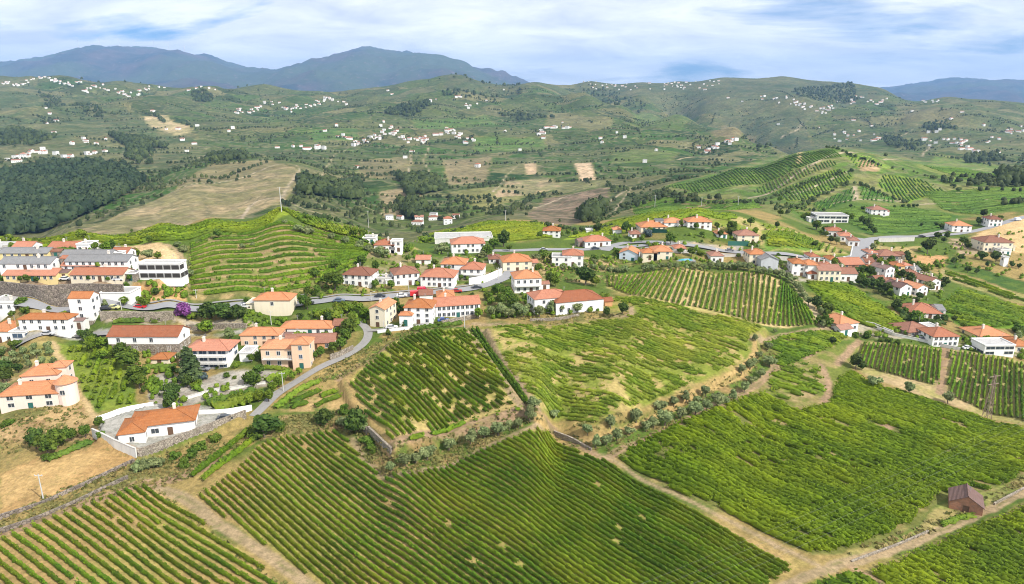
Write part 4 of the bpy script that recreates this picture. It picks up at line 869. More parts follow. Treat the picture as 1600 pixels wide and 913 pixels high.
trees_px(0,500,3.805,[(1135,280,52)],'cone',52,'tall layered conifer left of the three storey villa'); trees_px(0,500,3.805,[(1115,370,20),(1030,420,28),(1030,480,30)],'dark',25); trees_px(0,500,3.805,[(1170,380,15),(905,360,18),(1410,265,10),(1265,410,8),(1290,280,7)],'lbush',13); trees_px(0,500,3.805,[(1210,335,15)],'blue',15,'clipped blue-grey shrub on the villa forecourt'); trees_px(0,500,3.805,[(1350,325,10),(1395,340,6),(1345,400,9),(1500,350,22),(1030,290,10)],'bush',9)
trees_px(0,500,3.805,[(260,460,0.1)],'bush',5); trees_px(0,500,3.805,[(215,710,36)],'dark',36,'large dark tree beside the golden stubble field'); trees_px(0,500,3.805,[(340,710,32),(390,690,26),(300,760,28),(260,740,24),(430,690,18)],'broad',28); trees_px(0,500,3.805,[(510,670,20),(595,620,19)],'broad',20); trees_px(0,500,3.805,[(600,675,11),(480,735,11),(520,725,9),(330,800,14),(280,810,13),(40,610,12),(60,600,13),(20,625,10)],'bush',12)
trees_px(0,500,3.805,[(20,310,34),(40,330,26),(10,200,14)],'dark',28); trees_px(0,500,3.805,[(110,290,16)],'dark',18)
for r_ in [[(80,205),(95,250)],[(140,195),(160,225),(175,262)],[(205,165),(220,205),(250,250)],[(285,160),(300,195),(325,250)],[(20,180),(40,240)]]:
    trees_px(0,500,3.805,r_,'olive',14,'olive tree in the small grove behind the pink house','olive grove behind the pink house')
trees_px(0,500,3.805,[(850,850,24),(900,850,22),(820,870,18),(950,840,17)],'gbush',21); trees_px(0,500,3.805,[(1040,800,16),(1100,830,14),(1140,790,17),(1200,745,17),(1280,695,16),(1160,760,14),(1100,850,18),(1320,835,9)],'bush',15)
trees_px(1200,310,3.6525,[(730,610,16)],'round',16,'round dark tree at the end of the bright vineyard'); trees_px(1200,310,3.6525,[(520,480,14),(560,490,15),(600,490,14),(640,500,14),(680,520,18),(640,480,13),(540,410,14),(580,420,16),(620,410,14),(500,420,12),(600,350,12),(640,530,12),(840,590,13),(860,560,11),(1010,480,14),(990,500,12),(790,330,14),(800,350,12),(910,280,24),(700,550,12),(470,490,9),(460,480,0.1),(1000,690,14),(960,690,12),(1060,690,12),(930,720,9)],'dark',14)
trees_px(1200,310,3.6525,[(560,775,14),(500,780,10),(690,805,9),(740,820,9),(640,805,9),(880,790,10),(750,745,9),(780,640,11),(820,665,12),(860,680,12),(900,700,11),(1110,790,10),(1420,740,16),(1440,760,14),(965,375,9),(820,370,10),(850,380,9)],'bush',11)
trees_px(1150,480,3.26,[(610,285,24),(640,300,16)],'dark',24); trees_px(1150,480,3.26,[(705,385,18),(880,420,20),(1080,465,20)],'olive',20,'rounded olive at the edge of the right hand vineyard rows','olives beside the right hand rows'); trees_px(1150,480,3.26,[(490,170,14)],'dark',13)
trees_px(1200,310,3.6525,[(1230,90,14),(1200,135,12),(970,215,12),(1020,215,11),(1000,240,9),(960,210,9),(1060,360,12),(1100,340,10),(1220,330,14),(1190,420,9),(1140,410,9),(1300,340,16),(1250,380,9),(1390,380,10),(1430,390,9),(50,155,10),(275,160,13),(265,265,10),(355,240,12),(560,140,14),(580,165,13),(600,190,13),(530,125,11),(960,150,7),(875,155,6),(470,45,6),(770,45,6),(800,45,6),(830,45,6),(850,45,5),(720,48,5),(540,60,6)],'dark',10)
trees_px(1080,310,6.09,[(565,235,13),(370,280,16),(680,385,13),(400,270,14),(275,345,12),(100,350,8),(205,410,6),(100,415,6),(585,445,9),(820,260,8),(830,545,8),(1175,440,9),(1190,270,14),(1320,400,10),(40,270,9),(240,265,9),(840,20,10),(850,150,9)],'broad',9)
PHW = []
# hedgerow trees and copses on the hills, too many to count
def far_tree_mass(name, label, pts, m, hmin, hmax, rng, quads=14):
    L_ = Leafy()
    x, y = np.asarray(pts[0], float), np.asarray(pts[1], float)
    z = H(x, y); n = len(x); hh = rng.uniform(hmin, hmax, n); rr = hh*rng.uniform(0.36, 0.55, n)
    # lumpy low core
    nu, nv = 6, 4; th = np.linspace(0.12, pi*0.62, nv); ph = np.arange(nu)*2*pi/nu
    dirs = np.stack([np.outer(np.sin(th), np.cos(ph)), np.outer(np.sin(th), np.sin(ph)), np.outer(np.cos(th), np.ones(nu))], -1)
    kk = 1+rng.normal(0, 0.16, (n, nv, nu))
    V = np.stack([x[:, None, None]+dirs[..., 0]*kk*rr[:, None, None], y[:, None, None]+dirs[..., 1]*kk*rr[:, None, None], z[:, None, None]+hh[:, None, None]*(0.42+0.52*dirs[..., 2]*kk)], -1)
    i, j = np.meshgrid(np.arange(nv-1), np.arange(nu), indexing='ij'); a = i*nu+j; b = i*nu+(j+1) % nu
    F = np.stack([a, a+nu, b+nu, b], -1).reshape(-1, 4)
    F = (F[None]+(np.arange(n)*nv*nu)[:, None, None]).reshape(-1, 4)
    L_.add(V.reshape(-1, 3), F)
    u = rng.normal(size=(n*quads, 3)); u[:, 2] = np.abs(u[:, 2])*0.9-0.15; u /= np.linalg.norm(u, axis=1, keepdims=True)
    idx = np.repeat(np.arange(n), quads)
    C = np.stack([x[idx]+u[:, 0]*rr[idx]*1.02, y[idx]+u[:, 1]*rr[idx]*1.02, z[idx]+hh[idx]*(0.42+0.55*u[:, 2])], 1)
    L_.add(*leaf_quads(C, u, hh[idx]*0.12, rng))
    link(name, L_.mesh(name, m), kind='stuff', label=label)
def sample_poly(pts, n, rng, thr=None, sc=60.0, seed=0.0):
    P = gpoly(pts); lo, hi = P.min(0), P.max(0)
    x = rng.uniform(lo[0], hi[0], n*4); y = rng.uniform(lo[1], hi[1], n*4); k = inpoly(P, x, y)
    if thr: k &= fbm(x/sc, y/sc, 3, seed) > thr
    return x[k][:n], y[k][:n]
_rg = np.random.default_rng(21)
def woods():
    def many(polys):
        xs, ys = [], []
        for p, n in polys:
            x, y = sample_poly(p, n, _rg); xs.append(x); ys.append(y)
        return np.concatenate(xs), np.concatenate(ys)
    far_tree_mass('woodland', 'dark green wood filling the valley on the left', many([([(-60,276),(20,270),(90,258),(150,256),(195,264),(222,288),(190,308),(150,328),(100,352),(50,366),(-60,368)], 2300), ([(90,285),(215,290),(180,312),(110,346)], 400)]), WOODD, 6, 17, _rg, 8)
    far_tree_mass('woodland', 'dark copses scattered over the far slopes', many([
        ([(-40,208),(30,200),(90,216),(50,228),(-40,226)], 260), ([(60,145),(140,165),(200,185),(150,185),(70,165)], 420), ([(200,225),(240,235),(235,262),(200,250)], 160), ([(210,165),(290,195),(310,205),(240,180)], 300), ([(170,212),(230,216),(262,232),(200,230)], 200),
        ([(0,128),(50,116),(250,136),(250,142),(120,132)], 320), ([(300,145),(335,148),(330,160),(300,158)], 120), ([(470,283),(560,288),(565,312),(470,305)], 420), ([(620,278),(680,280),(690,300),(640,308)], 240), ([(625,320),(660,322),(655,345),(632,340)], 110),
        ([(600,175),(670,155),(672,165),(610,182)], 320), ([(650,132),(700,122),(760,125),(820,140),(810,150),(760,140)], 500), ([(690,150),(780,158),(790,150),(700,140)], 120), ([(915,330),(945,318),(930,345),(905,350)], 120), ([(325,245),(380,240),(390,250),(320,258)], 130),
        ([(900,132),(950,140),(1010,165),(960,165)], 240), ([(1240,140),(1330,130),(1345,155),(1250,158)], 420), ([(1135,120),(1188,120),(1185,128),(1140,128)], 160), ([(1440,196),(1480,190),(1500,205),(1450,208)], 130), ([(1380,215),(1440,225),(1430,235),(1385,228)], 120),
        ([(1505,245),(1560,240),(1565,252),(1510,256)], 90), ([(1560,275),(1610,280),(1610,292),(1565,290)], 80), ([(1180,235),(1235,225),(1240,232),(1190,242)], 90), ([(490,140),(560,130),(560,138),(500,145)], 150), ([(360,138),(420,133),(430,138),(370,143)], 120), ([(780,180),(800,175),(870,185),(800,190)], 60)]), WOODM, 6, 15, _rg, 6)
    # single trees and hedgerow lines
    xs, ys = [], []
    n = 2400; px = _rg.uniform(-40, 1640, n); py = 138+(_rg.random(n)**0.75)*220
    x, y = ground(px, py); k = (y > 480) & (y < 5200) & (fbm(x/70, y/70, 4, 7.0) > np.where(y < 1000, 0.62, 0.55)); xs.append(x[k]); ys.append(y[k])
    for _ in range(330):
        p = _rg.uniform(-20, 1620); q = 140+_rg.random()*205; g0 = np.array(gpt(p, q))
        if g0[1] < 620 or g0[1] > 4600: continue
        a = _rg.uniform(-0.5, 0.5)+(_rg.random() < 0.3)*1.2; l = _rg.uniform(40, 190); nn = int(l/7); s = np.linspace(0, l, nn)
        xs.append(g0[0]+cos(a)*s+_rg.normal(0, 2, nn)); ys.append(g0[1]+sin(a)*s+_rg.normal(0, 2, nn))
    n = 30000; px = _rg.uniform(-60, 1660, n); py = 125+_rg.random(n)*190; x, y = ground(px, py); k = (y > 900) & (y < 5600); x, y = x[k], y[k]     # trees gather in the gullies
    e = np.clip(y*0.035, 45, 130); cv = (H(x-e, y)+H(x+e, y)+H(x, y-e)+H(x, y+e))/4-H(x, y); k = (cv/e > 0.045) & (_rg.random(len(x)) < 0.55); xs.append(x[k]); ys.append(y[k])
    x = np.concatenate(xs); y = np.concatenate(ys); k = np.abs(x/y) < 1.0
    for pp in ([(105,365),(150,352),(262,303),(330,288),(462,261),(474,280),(440,320),(250,362)], [(822,332),(850,309),(955,293),(940,335),(892,353)], [(1030,300),(1150,258),(1300,228),(1380,245),(1480,290),(1500,340),(1360,368),(1200,320)], [(896,255),(924,254),(932,281),(906,283)], [(222,182),(262,180),(306,203),(278,213)]): k &= ~inpoly(gpoly(pp), x, y)
    far_tree_mass('hedgerow_trees', 'small dark trees and hedges dotted over the hillsides', (x[k], y[k]), WOODM, 2.6, 6.5, _rg, 5)
    lines = [([(1050,310),(1130,318),(1200,322),(1290,330)], 60), ([(1170,318),(1230,300),(1290,278),(1330,268)], 60), ([(1290,232),(1330,245),(1380,262)], 40), ([(1205,330),(1290,300),(1340,285)], 40), ([(985,305),(1000,318),(960,335),(930,350)], 50), ([(820,350),(880,360),(960,355)], 45), ([(1340,288),(1380,305),(1420,318)], 30), ([(640,350),(720,362),(800,345)], 50), ([(960,325),(1020,305),(1045,295)], 40), ([(1385,262),(1430,270),(1480,285),(1500,300)], 36), ([(470,335),(520,350),(600,365)], 24)]
    xs, ys = [], []
    for l, n in lines:
        P = resample(smooth_line(gpoly(l), 2), 1.0); i = _rg.integers(0, len(P), n); xs.append(P[i, 0]+_rg.normal(0, 1.5, n)); ys.append(P[i, 1]+_rg.normal(0, 1.5, n))
    far_tree_mass('hedgerow_trees', 'dark hedgerow bushes lining the near hill tracks', (np.concatenate(xs), np.concatenate(ys)), WOODM, 1.8, 3.6, _rg, 16)
woods()
def scrub():
    xs, ys = [], []
    for p, n in [([(380,440),(560,410),(600,430),(620,455),(540,466),(470,468)], 90), ([(455,500),(575,480),(580,500),(540,530),(455,535)], 90), ([(755,455),(850,462),(945,488),(760,502)], 110), ([(560,380),(640,388),(700,402),(790,402),(830,432),(760,448),(640,448),(590,430)], 110), ([(840,405),(960,400),(1000,412),(945,425),(850,440)], 110), ([(1000,408),(1220,415),(1240,425),(1000,425)], 70), ([(1230,415),(1480,415),(1470,470),(1400,470),(1340,442)], 170), ([(1300,505),(1440,518),(1600,545),(1600,565),(1420,535)], 120), ([(880,360),(1180,345),(1190,392),(960,398)], 130), ([(0,400),(205,412),(205,440),(0,440)], 50), ([(205,448),(290,446),(292,472),(205,472)], 70), ([(380,490),(455,498),(440,510),(380,512)], 40), ([(225,575),(300,600),(420,600),(420,640),(240,640)], 60), ([(1340,380),(1600,360),(1600,440),(1480,420),(1400,400)], 110), ([(640,375),(760,372),(790,400),(660,400)], 70), ([(150,525),(300,552),(240,640),(190,545)], 70)]:
        x, y = sample_poly(p, n, _rg); xs.append(x); ys.append(y)
    far_tree_mass('scrub', 'low green scrub and garden plants between the houses', (np.concatenate(xs), np.concatenate(ys)), BROADL, 0.8, 2.2, _rg, 14)
scrub()
def grass_tufts():
    """dry weeds and small bushes on banks and verges near the camera"""
    L1 = Leafy()
    for poly, n in [([(560,645),(612,704),(740,664),(826,640),(850,660),(740,706),(650,738),(600,748),(560,705)], 900), ([(850,655),(985,655),(1160,582),(1195,530),(1215,560),(1080,652),(945,716)], 1000), ([(0,812),(225,715),(300,690),(390,690),(300,745),(110,795),(0,836)], 900), ([(400,690),(440,650),(530,640),(575,690),(520,670)], 500), ([(470,605),(580,540),(640,512),(725,505),(605,540),(535,592)], 700), ([(0,655),(125,625),(150,690),(0,715)], 300), ([(1320,866),(1440,818),(1600,745),(1600,760),(1400,855)], 500), ([(230,752),(300,800),(400,880),(470,925),(440,925),(330,840)], 250), ([(840,400),(960,400),(1000,412),(930,445),(850,440)], 500), ([(760,490),(950,488),(985,495),(850,508)], 300), ([(380,440),(560,410),(620,455),(470,468)], 500)]:
        x, y = sample_poly(poly, n, _rg); z = H(x, y); n = len(x); s = _rg.uniform(0.12, 0.42, n)
        for q in range(3):
            a = _rg.normal(0, 0.25, (n, 2)); L1.add(*leaf_quads(np.stack([x+a[:, 0], y+a[:, 1], z+s*0.6], 1), np.tile(np.array([0, -0.4, 0.7]), (n, 1)), s, _rg))
    link('weeds', L1.mesh('weeds', mat('weeds', m_leaf((0.10,0.12,0.03), (0.17,0.17,0.05), (0.32,0.25,0.10), 0.15, 0.9))), kind='stuff', label='dry weeds and low scrub on the banks')
grass_tufts()
# ------------------------------------------------------------------ building materials
def m_wall(c, dirt=0.35):
    def f(m, t, b):
        g = N(t, 'ShaderNodeNewGeometry').outputs['Position']
        mp = N(t, 'ShaderNodeMapping'); L(t, g, mp.inputs[0]); mp.inputs['Scale'].default_value = (1, 1, 0.22)
        k = ramp(t, noise(t, mp.outputs[0], 0.9, 5, 0.65), 0.45, 0.78)
        cc = mixc(t, math_(t, 'MULTIPLY', k, dirt), c, tuple(v*0.55 for v in c))
        L(t, cc, b.inputs['Base Color']); b.inputs['Roughness'].default_value = 0.85
    return f
def m_roof(c1, c2):
    def f(m, t, b):
        tc = N(t, 'ShaderNodeTexCoord').outputs['Object']; g = N(t, 'ShaderNodeNewGeometry').outputs['Position']
        oi = N(t, 'ShaderNodeObjectInfo').outputs['Random']
        n = noise(t, g, 0.8, 5, 0.7); n2 = noise(t, g, 5.0, 2, 0.6)
        c = mixc(t, ramp(t, n, 0.35, 0.72), c1, c2); c = mixc(t, math_(t, 'MULTIPLY', ramp(t, n2, 0.5, 0.62), 0.6), c, tuple(v*0.45 for v in c2))
        c = mixc(t, math_(t, 'MULTIPLY', ramp(t, noise(t, g, 0.25, 3, 0.5), 0.45, 0.62), 0.5), c, (c2[0]*0.8, c2[1]*0.82, c2[2]*0.85))
        c = mixc(t, math_(t, 'MULTIPLY', ramp(t, noise(t, g, 0.35, 4, 0.6), 0.6, 0.75), 0.35), c, (0.14, 0.11, 0.08))
        sx = N(t, 'ShaderNodeSeparateXYZ'); L(t, tc, sx.inputs[0])
        fr = math_(t, 'FRACT', math_(t, 'MULTIPLY', sx.outputs[2], 3.2)); c = mixc(t, math_(t, 'MULTIPLY', ramp(t, fr, 0.75, 0.95), 0.28), c, tuple(v*0.45 for v in c1))
        hs = N(t, 'ShaderNodeHueSaturation'); L(t, c, hs.inputs['Color']); L(t, math_(t, 'ADD', math_(t, 'MULTIPLY', oi, 0.5), 0.70), hs.inputs['Value']); L(t, math_(t, 'SUBTRACT', 1.05, math_(t, 'MULTIPLY', oi, 0.15)), hs.inputs['Saturation'])
        L(t, hs.outputs[0], b.inputs['Base Color'])
        w = math_(t, 'SINE', math_(t, 'MULTIPLY', sx.outputs[0], 26.0)); bump(t, b, w, 0.5, 0.05)
    return f
def m_stone(c1, c2, sc=1.6):
    def f(m, t, b):
        g = N(t, 'ShaderNodeNewGeometry').outputs['Position']
        v = N(t, 'ShaderNodeTexVoronoi', feature='F1', i_Scale=sc); L(t, g, v.inputs['Vector']); sp = N(t, 'ShaderNodeSeparateColor'); L(t, v.outputs['Color'], sp.inputs[0])
        e = N(t, 'ShaderNodeTexVoronoi', feature='DISTANCE_TO_EDGE', i_Scale=sc); L(t, g, e.inputs['Vector'])
        c = mixc(t, sp.outputs[0], c1, c2); c = mixc(t, ramp(t, e.outputs['Distance'], 0.02, 0.08, (1, 1, 1, 1), (0, 0, 0, 1)), c, tuple(x*0.4 for x in c1))
        c = mixc(t, math_(t, 'MULTIPLY', ramp(t, noise(t, g, 0.5, 4), 0.5, 0.65), 0.4), c, (0.14, 0.13, 0.08))
        L(t, c, b.inputs['Base Color']); bump(t, b, e.outputs['Distance'], 0.7, 0.15)
    return f
def m_plain(c, rough=0.7, spec=0.25, metal=0.0):
    def f(m, t, b):
        g = N(t, 'ShaderNodeNewGeometry').outputs['Position']
        L(t, mixc(t, noise(t, g, 1.5, 4), tuple(v*0.82 for v in c), tuple(min(v*1.12, 0.95) for v in c)), b.inputs['Base Color'])
        b.inputs['Roughness'].default_value = rough; b.inputs['Specular IOR Level'].default_value = spec; b.inputs['Metallic'].default_value = metal
    return f
W = {k: mat('wall_'+k, m_wall(c, d)) for k, c, d in [('white', (0.80,0.79,0.76), 0.25), ('dirty', (0.70,0.68,0.63), 0.6), ('cream', (0.74,0.66,0.50), 0.25), ('peach', (0.74,0.52,0.36), 0.25), ('pink', (0.78,0.62,0.53), 0.2), ('yellow', (0.72,0.58,0.28), 0.3), ('grey', (0.48,0.49,0.50), 0.4), ('blue', (0.60,0.68,0.76), 0.2), ('rust', (0.42,0.17,0.09), 0.5), ('orange', (0.62,0.33,0.16), 0.4), ('green', (0.10,0.36,0.16), 0.3)]}
def m_brick(m, t, b):
    tc = N(t, 'ShaderNodeTexCoord').outputs['Object']; sx = N(t, 'ShaderNodeSeparateXYZ'); L(t, tc, sx.inputs[0]); cx = N(t, 'ShaderNodeCombineXYZ'); L(t, math_(t, 'ADD', sx.outputs[0], sx.outputs[1]), cx.inputs[0]); L(t, sx.outputs[2], cx.inputs[1])
    br = N(t, 'ShaderNodeTexBrick'); L(t, cx.outputs[0], br.inputs['Vector']); br.inputs['Scale'].default_value = 2.2; br.inputs['Color1'].default_value = (0.36,0.13,0.065,1); br.inputs['Color2'].default_value = (0.50,0.22,0.12,1); br.inputs['Mortar'].default_value = (0.30,0.22,0.16,1); br.inputs['Mortar Size'].default_value = 0.03
    g = N(t, 'ShaderNodeNewGeometry').outputs['Position']; L(t, mixc(t, math_(t, 'MULTIPLY', ramp(t, noise(t, g, 1.1, 5, 0.7), 0.42, 0.62), 0.6), br.outputs['Color'], (0.20,0.13,0.09)), b.inputs['Base Color'])
W['rust'] = mat('brickwork', m_brick)
W['stone'] = mat('granite_masonry', m_stone((0.23,0.19,0.15), (0.38,0.33,0.26))); W['dstone'] = mat('old_stone_masonry', m_stone((0.14,0.115,0.095), (0.30,0.25,0.20), 1.3))
RF = {k: mat('roof_'+k, m_roof(a, b)) for k, a, b in [('orange', (0.47,0.17,0.06), (0.56,0.24,0.10)), ('terra', (0.37,0.13,0.065), (0.46,0.185,0.10)), ('brown', (0.27,0.12,0.075), (0.36,0.17,0.11)), ('dull', (0.19,0.115,0.10), (0.27,0.17,0.14)), ('grey', (0.17,0.17,0.17), (0.24,0.235,0.23)), ('flat', (0.46,0.45,0.43), (0.36,0.35,0.33))]}
GLASS = mat('window_glass', m_plain((0.045,0.055,0.065), 0.12, 0.5)); FRAME = mat('window_frame', m_plain((0.66,0.65,0.62))); SHUT = mat('dark_shutter', m_plain((0.06,0.09,0.13))); DOORM = mat('door_wood', m_plain((0.13,0.075,0.045))); DOORG = mat('door_green', m_plain((0.03,0.13,0.11))); RAIL = mat('railing', m_plain((0.62,0.61,0.58))); CHIM = mat('chimney_plaster', m_wall((0.68,0.62,0.54), 0.4)); RIDGE = mat('ridge_tile', m_plain((0.62,0.36,0.22))); DARKV = mat('opening_shade', m_plain((0.05,0.045,0.04), 0.9, 0.1)); CONCM = mat('concrete', m_wall((0.50,0.48,0.44), 0.45)); ASPH = mat('asphalt', m_plain((0.26,0.26,0.265), 0.9)); PAVE = mat('pale_paving', m_wall((0.26,0.25,0.235), 0.5)); LINE = mat('road_paint', m_plain((0.75,0.75,0.72)))
STEELA = mat('grey_metal', m_plain((0.32,0.32,0.33), 0.4, 0.5))
class MB:
    def __init__(s): s.V = []; s.F = []; s.M = []
    def box(s, x0, x1, y0, y1, z0, z1, m=0):
        b = len(s.V); s.V += [(x0, y0, z0), (x1, y0, z0), (x1, y1, z0), (x0, y1, z0), (x0, y0, z1), (x1, y0, z1), (x1, y1, z1), (x0, y1, z1)]
        s.F += [tuple(b+i for i in f) for f in ((0, 3, 2, 1), (4, 5, 6, 7), (0, 1, 5, 4), (1, 2, 6, 5), (2, 3, 7, 6), (3, 0, 4, 7))]; s.M += [m]*6
    def poly(s, pts, m=0):
        b = len(s.V); s.V += list(pts); s.F.append(tuple(range(b, b+len(pts)))); s.M.append(m)
    def bar(s, p, q, r, m=0):
        p, q = np.array(p, float), np.array(q, float); d = q-p; d /= np.linalg.norm(d)+1e-9
        u = np.cross(d, (0.2, 0.3, 0.93)); u /= np.linalg.norm(u)+1e-9; v = np.cross(d, u); b = len(s.V)
        for c in (p, q):
            for a, e in ((-1, -1), (1, -1), (1, 1), (-1, 1)): s.V.append(tuple(c+u*r*a+v*r*e))
        for i in range(4): s.F.append((b+i, b+(i+1) % 4, b+4+(i+1) % 4, b+4+i))
        s.F += [(b+3, b+2, b+1, b), (b+4, b+5, b+6, b+7)]; s.M += [m]*6
    def build(s, name, mats): return mesh_np(name, s.V, s.F, mats, s.M)
_wc = {}
def window_mesh(w, h, st):
    k = (round(w, 1), round(h, 1), st)
    if k not in _wc:
        m = MB(); fm = {'w': FRAME, 's': FRAME, 'd': DOORM, 'g': DOORG, 'o': FRAME}[st]; pm = {'w': GLASS, 's': SHUT, 'd': DOORM, 'g': DOORG, 'o': DARKV}[st]; t = 0.09  # style o: flat dark panel paints the shade inside an open bay
        a, b = w/2, h
        m.box(-a-t, a+t, -0.10, 0.02, -t-0.04, 0, 0); m.box(-a-t, a+t, -0.07, 0.02, b, b+t, 0); m.box(-a-t, -a, -0.07, 0.02, 0, b, 0); m.box(a, a+t, -0.07, 0.02, 0, b, 0)
        if st in 'ws': m.box(-0.035, 0.035, -0.05, 0.02, 0, b, 0)
        m.box(-a, a, -0.03, 0.02, 0, b, 1)
        _wc[k] = m.build('window', [fm, pm])
    return _wc[k]
def roof_mesh(kind, w, d, ov, pitch, ridgebars=True):
    m = MB(); X, Y = w/2+ov, d/2+ov; t = 0.16
    if kind == 'hip':
        if w >= d: rh = Y*pitch; r = [(-(X-Y), 0, rh), (X-Y, 0, rh)]
        else: rh = X*pitch; r = [(0, -(Y-X), rh), (0, Y-X, rh)]
        c = [(-X, -Y, 0), (X, -Y, 0), (X, Y, 0), (-X, Y, 0)]
        if w >= d: fs = [(c[0], c[1], r[1], r[0]), (c[1], c[2], r[1]), (c[2], c[3], r[0], r[1]), (c[3], c[0], r[0])]; hips = [(c[0], r[0]), (c[3], r[0]), (c[1], r[1]), (c[2], r[1]), (r[0], r[1])]
        else: fs = [(c[0], c[1], r[0]), (c[1], c[2], r[1], r[0]), (c[2], c[3], r[1]), (c[3], c[0], r[0], r[1])]; hips = [(c[0], r[0]), (c[1], r[0]), (c[2], r[1]), (c[3], r[1]), (r[0], r[1])]
        for f in fs: m.poly(f, 0)
        m.poly([(p[0], p[1], -t) for p in (c[3], c[2], c[1], c[0])], 1)
        for i in range(4):
            p, q = c[i], c[(i+1) % 4]; m.poly([(p[0], p[1], -t), (q[0], q[1], -t), q, p], 1)
        if ridgebars:
            for p, q in hips: m.bar((p[0]*0.99, p[1]*0.99, p[2]+0.04), (q[0], q[1], q[2]+0.05), 0.11, 1)
        return m.build('roof', [None, None]), rh
    ax = kind == 'gx'; half = Y if ax else X; ln = X if ax else Y; rh = half*pitch
    def P(l, s, z): return (l, s, z) if ax else (s, l, z)
    for sg in (-1, 1):
        q = [P(-ln, sg*half, 0), P(ln, sg*half, 0), P(ln, 0, rh), P(-ln, 0, rh)]; lo = [(p[0], p[1], p[2]-t) for p in q]
        if (sg < 0) != ax: q = q[::-1]; lo = lo[::-1]
        m.poly(q, 0); m.poly(lo[::-1], 1)
        for i in range(4): m.poly([lo[i], lo[(i+1) % 4], q[(i+1) % 4], q[i]], 1)
    if ridgebars: m.bar(P(-ln, 0, rh+0.04), P(ln, 0, rh+0.04), 0.12, 1)
    return m.build('roof', [None, None]), rh
def add_block(root, x, y, z, w, d, h, roof, wm, rm, fl=None, co=None, sides='flr', st='w', pitch=0.42, ov=0.35, chim=True, door=True, plinth=0, deep=2.5, ww=1.05, wh=1.3, rv=None):
    """one volume of a building: walls, roof, windows and doors as parts of root; x, y = centre"""
    rv = rv or random.Random(int(abs(x*7+y*13+w*31)*10)); m = MB(); X, Y = w/2, d/2
    m.box(-X, X, -Y, Y, -deep, h, 0)
    gr = None
    if roof in ('gx', 'gy'):
        rh = (Y if roof == 'gx' else X)*pitch
        for s in (-1, 1):
            if roof == 'gx': tri = [(s*(X-0.002), -Y, h), (s*(X-0.002), Y, h), (s*(X-0.002), 0, h+rh)]
            else: tri = [(-X, s*(Y-0.002), h), (X, s*(Y-0.002), h), (0, s*(Y-0.002), h+rh)]
            m.poly(tri, 0)
    link('wall', m.build('wall', [W[wm]]), root, (x, y, z))
    if plinth:
        p = MB(); p.box(-X-0.05, X+0.05, -Y-0.05, Y+0.05, -deep, h*plinth, 0); link('plinth', p.build('plinth', [W['stone']]), root, (x, y, z))
    if roof == 'flat':
        p = MB(); o = 0.15; p.box(-X-o, X+o, -Y-o, Y+o, h, h+0.18, 1)
        for a in ((-X-o, X+o, -Y-o, -Y-o+0.25), (-X-o, X+o, Y+o-0.25, Y+o), (-X-o, -X-o+0.25, -Y-o+0.25, Y+o-0.25), (X+o-0.25, X+o, -Y-o+0.25, Y+o-0.25)): p.box(*a, h+0.18, h+0.55, 0)
        ro = link('roof', p.build('roof', [W[wm] if wm not in ('stone',) else W['white'], RF['flat']]), root, (x, y, z)); rh = 0.5
    else:
        me, rh = roof_mesh(roof, w, d, ov, pitch)
        me.materials.clear(); me.materials.append(RF[rm]); me.materials.append(RIDGE if rm in ('orange', 'terra') else RF[rm])
        ro = link('roof', me, root, (x, y, z+h))
    if chim:
        c = MB(); cx, cy = rv.uniform(-X*0.5, X*0.5), rv.uniform(-Y*0.3, Y*0.4); hz = rh*0.4
        c.box(-0.35, 0.35, -0.35, 0.35, hz-0.8-(h if roof == 'flat' else 0)*0, rh+0.9, 0); c.box(-0.45, 0.45, -0.45, 0.45, rh+0.9, rh+1.05, 0); c.box(-0.25, 0.25, -0.25, 0.25, rh+1.05, rh+1.3, 0)
        link('chimney', c.build('chimney', [CHIM]), ro, (cx, cy, h if roof == 'flat' else 0))
    fl = fl if fl is not None else max(1, round(h/3.0)); fh = h/max(fl, 1)
    def put(face, u, zz, w_, h_, s):
        if face == 'f': lo, rz = (x+u, y-Y-0.012, z+zz), 0
        elif face == 'r': lo, rz = (x+X+0.012, y+u, z+zz), pi/2
        else: lo, rz = (x-X-0.012, y-u, z+zz), -pi/2
        link('door' if s in 'dg' else 'window', window_mesh(w_, h_, s), root, lo, rz)
    for fc in sides:
        span = w if fc == 'f' else d
        n = co if (co is not None and fc == 'f') else max(1, round(span/3.3)); n = min(n, 12)
        if co == 0: n = 0 if fc == 'f' else 1
        for k in range(fl):
            for i in range(n):
                if fc != 'f' and rv.random() < 0.35: continue
                if fc == 'f' and rv.random() < 0.08: continue
                u = (-0.5+(i+0.5)/n)*span*0.94; wz = k*fh+min(fh*0.32, 1.0)
                if door and k == 0 and fc == 'f' and i == n//2: put('f', u, 0.05, 1.1, min(2.1, fh*0.75), rv.choice('dgd')); continue
                put(fc, u, wz, ww, min(wh, fh*0.55), st)
    return ro
HOUSES = []
def short_of(l):
    for k in (' beside ', ' below ', ' above ', ' at ', ' near ', ' on ', ' behind ', ' in ', ' cut ', ' left ', ' facing ', ' amid '): l = l.split(k)[0]
    w = l.split(); return 'the '+' '.join(w[:6])
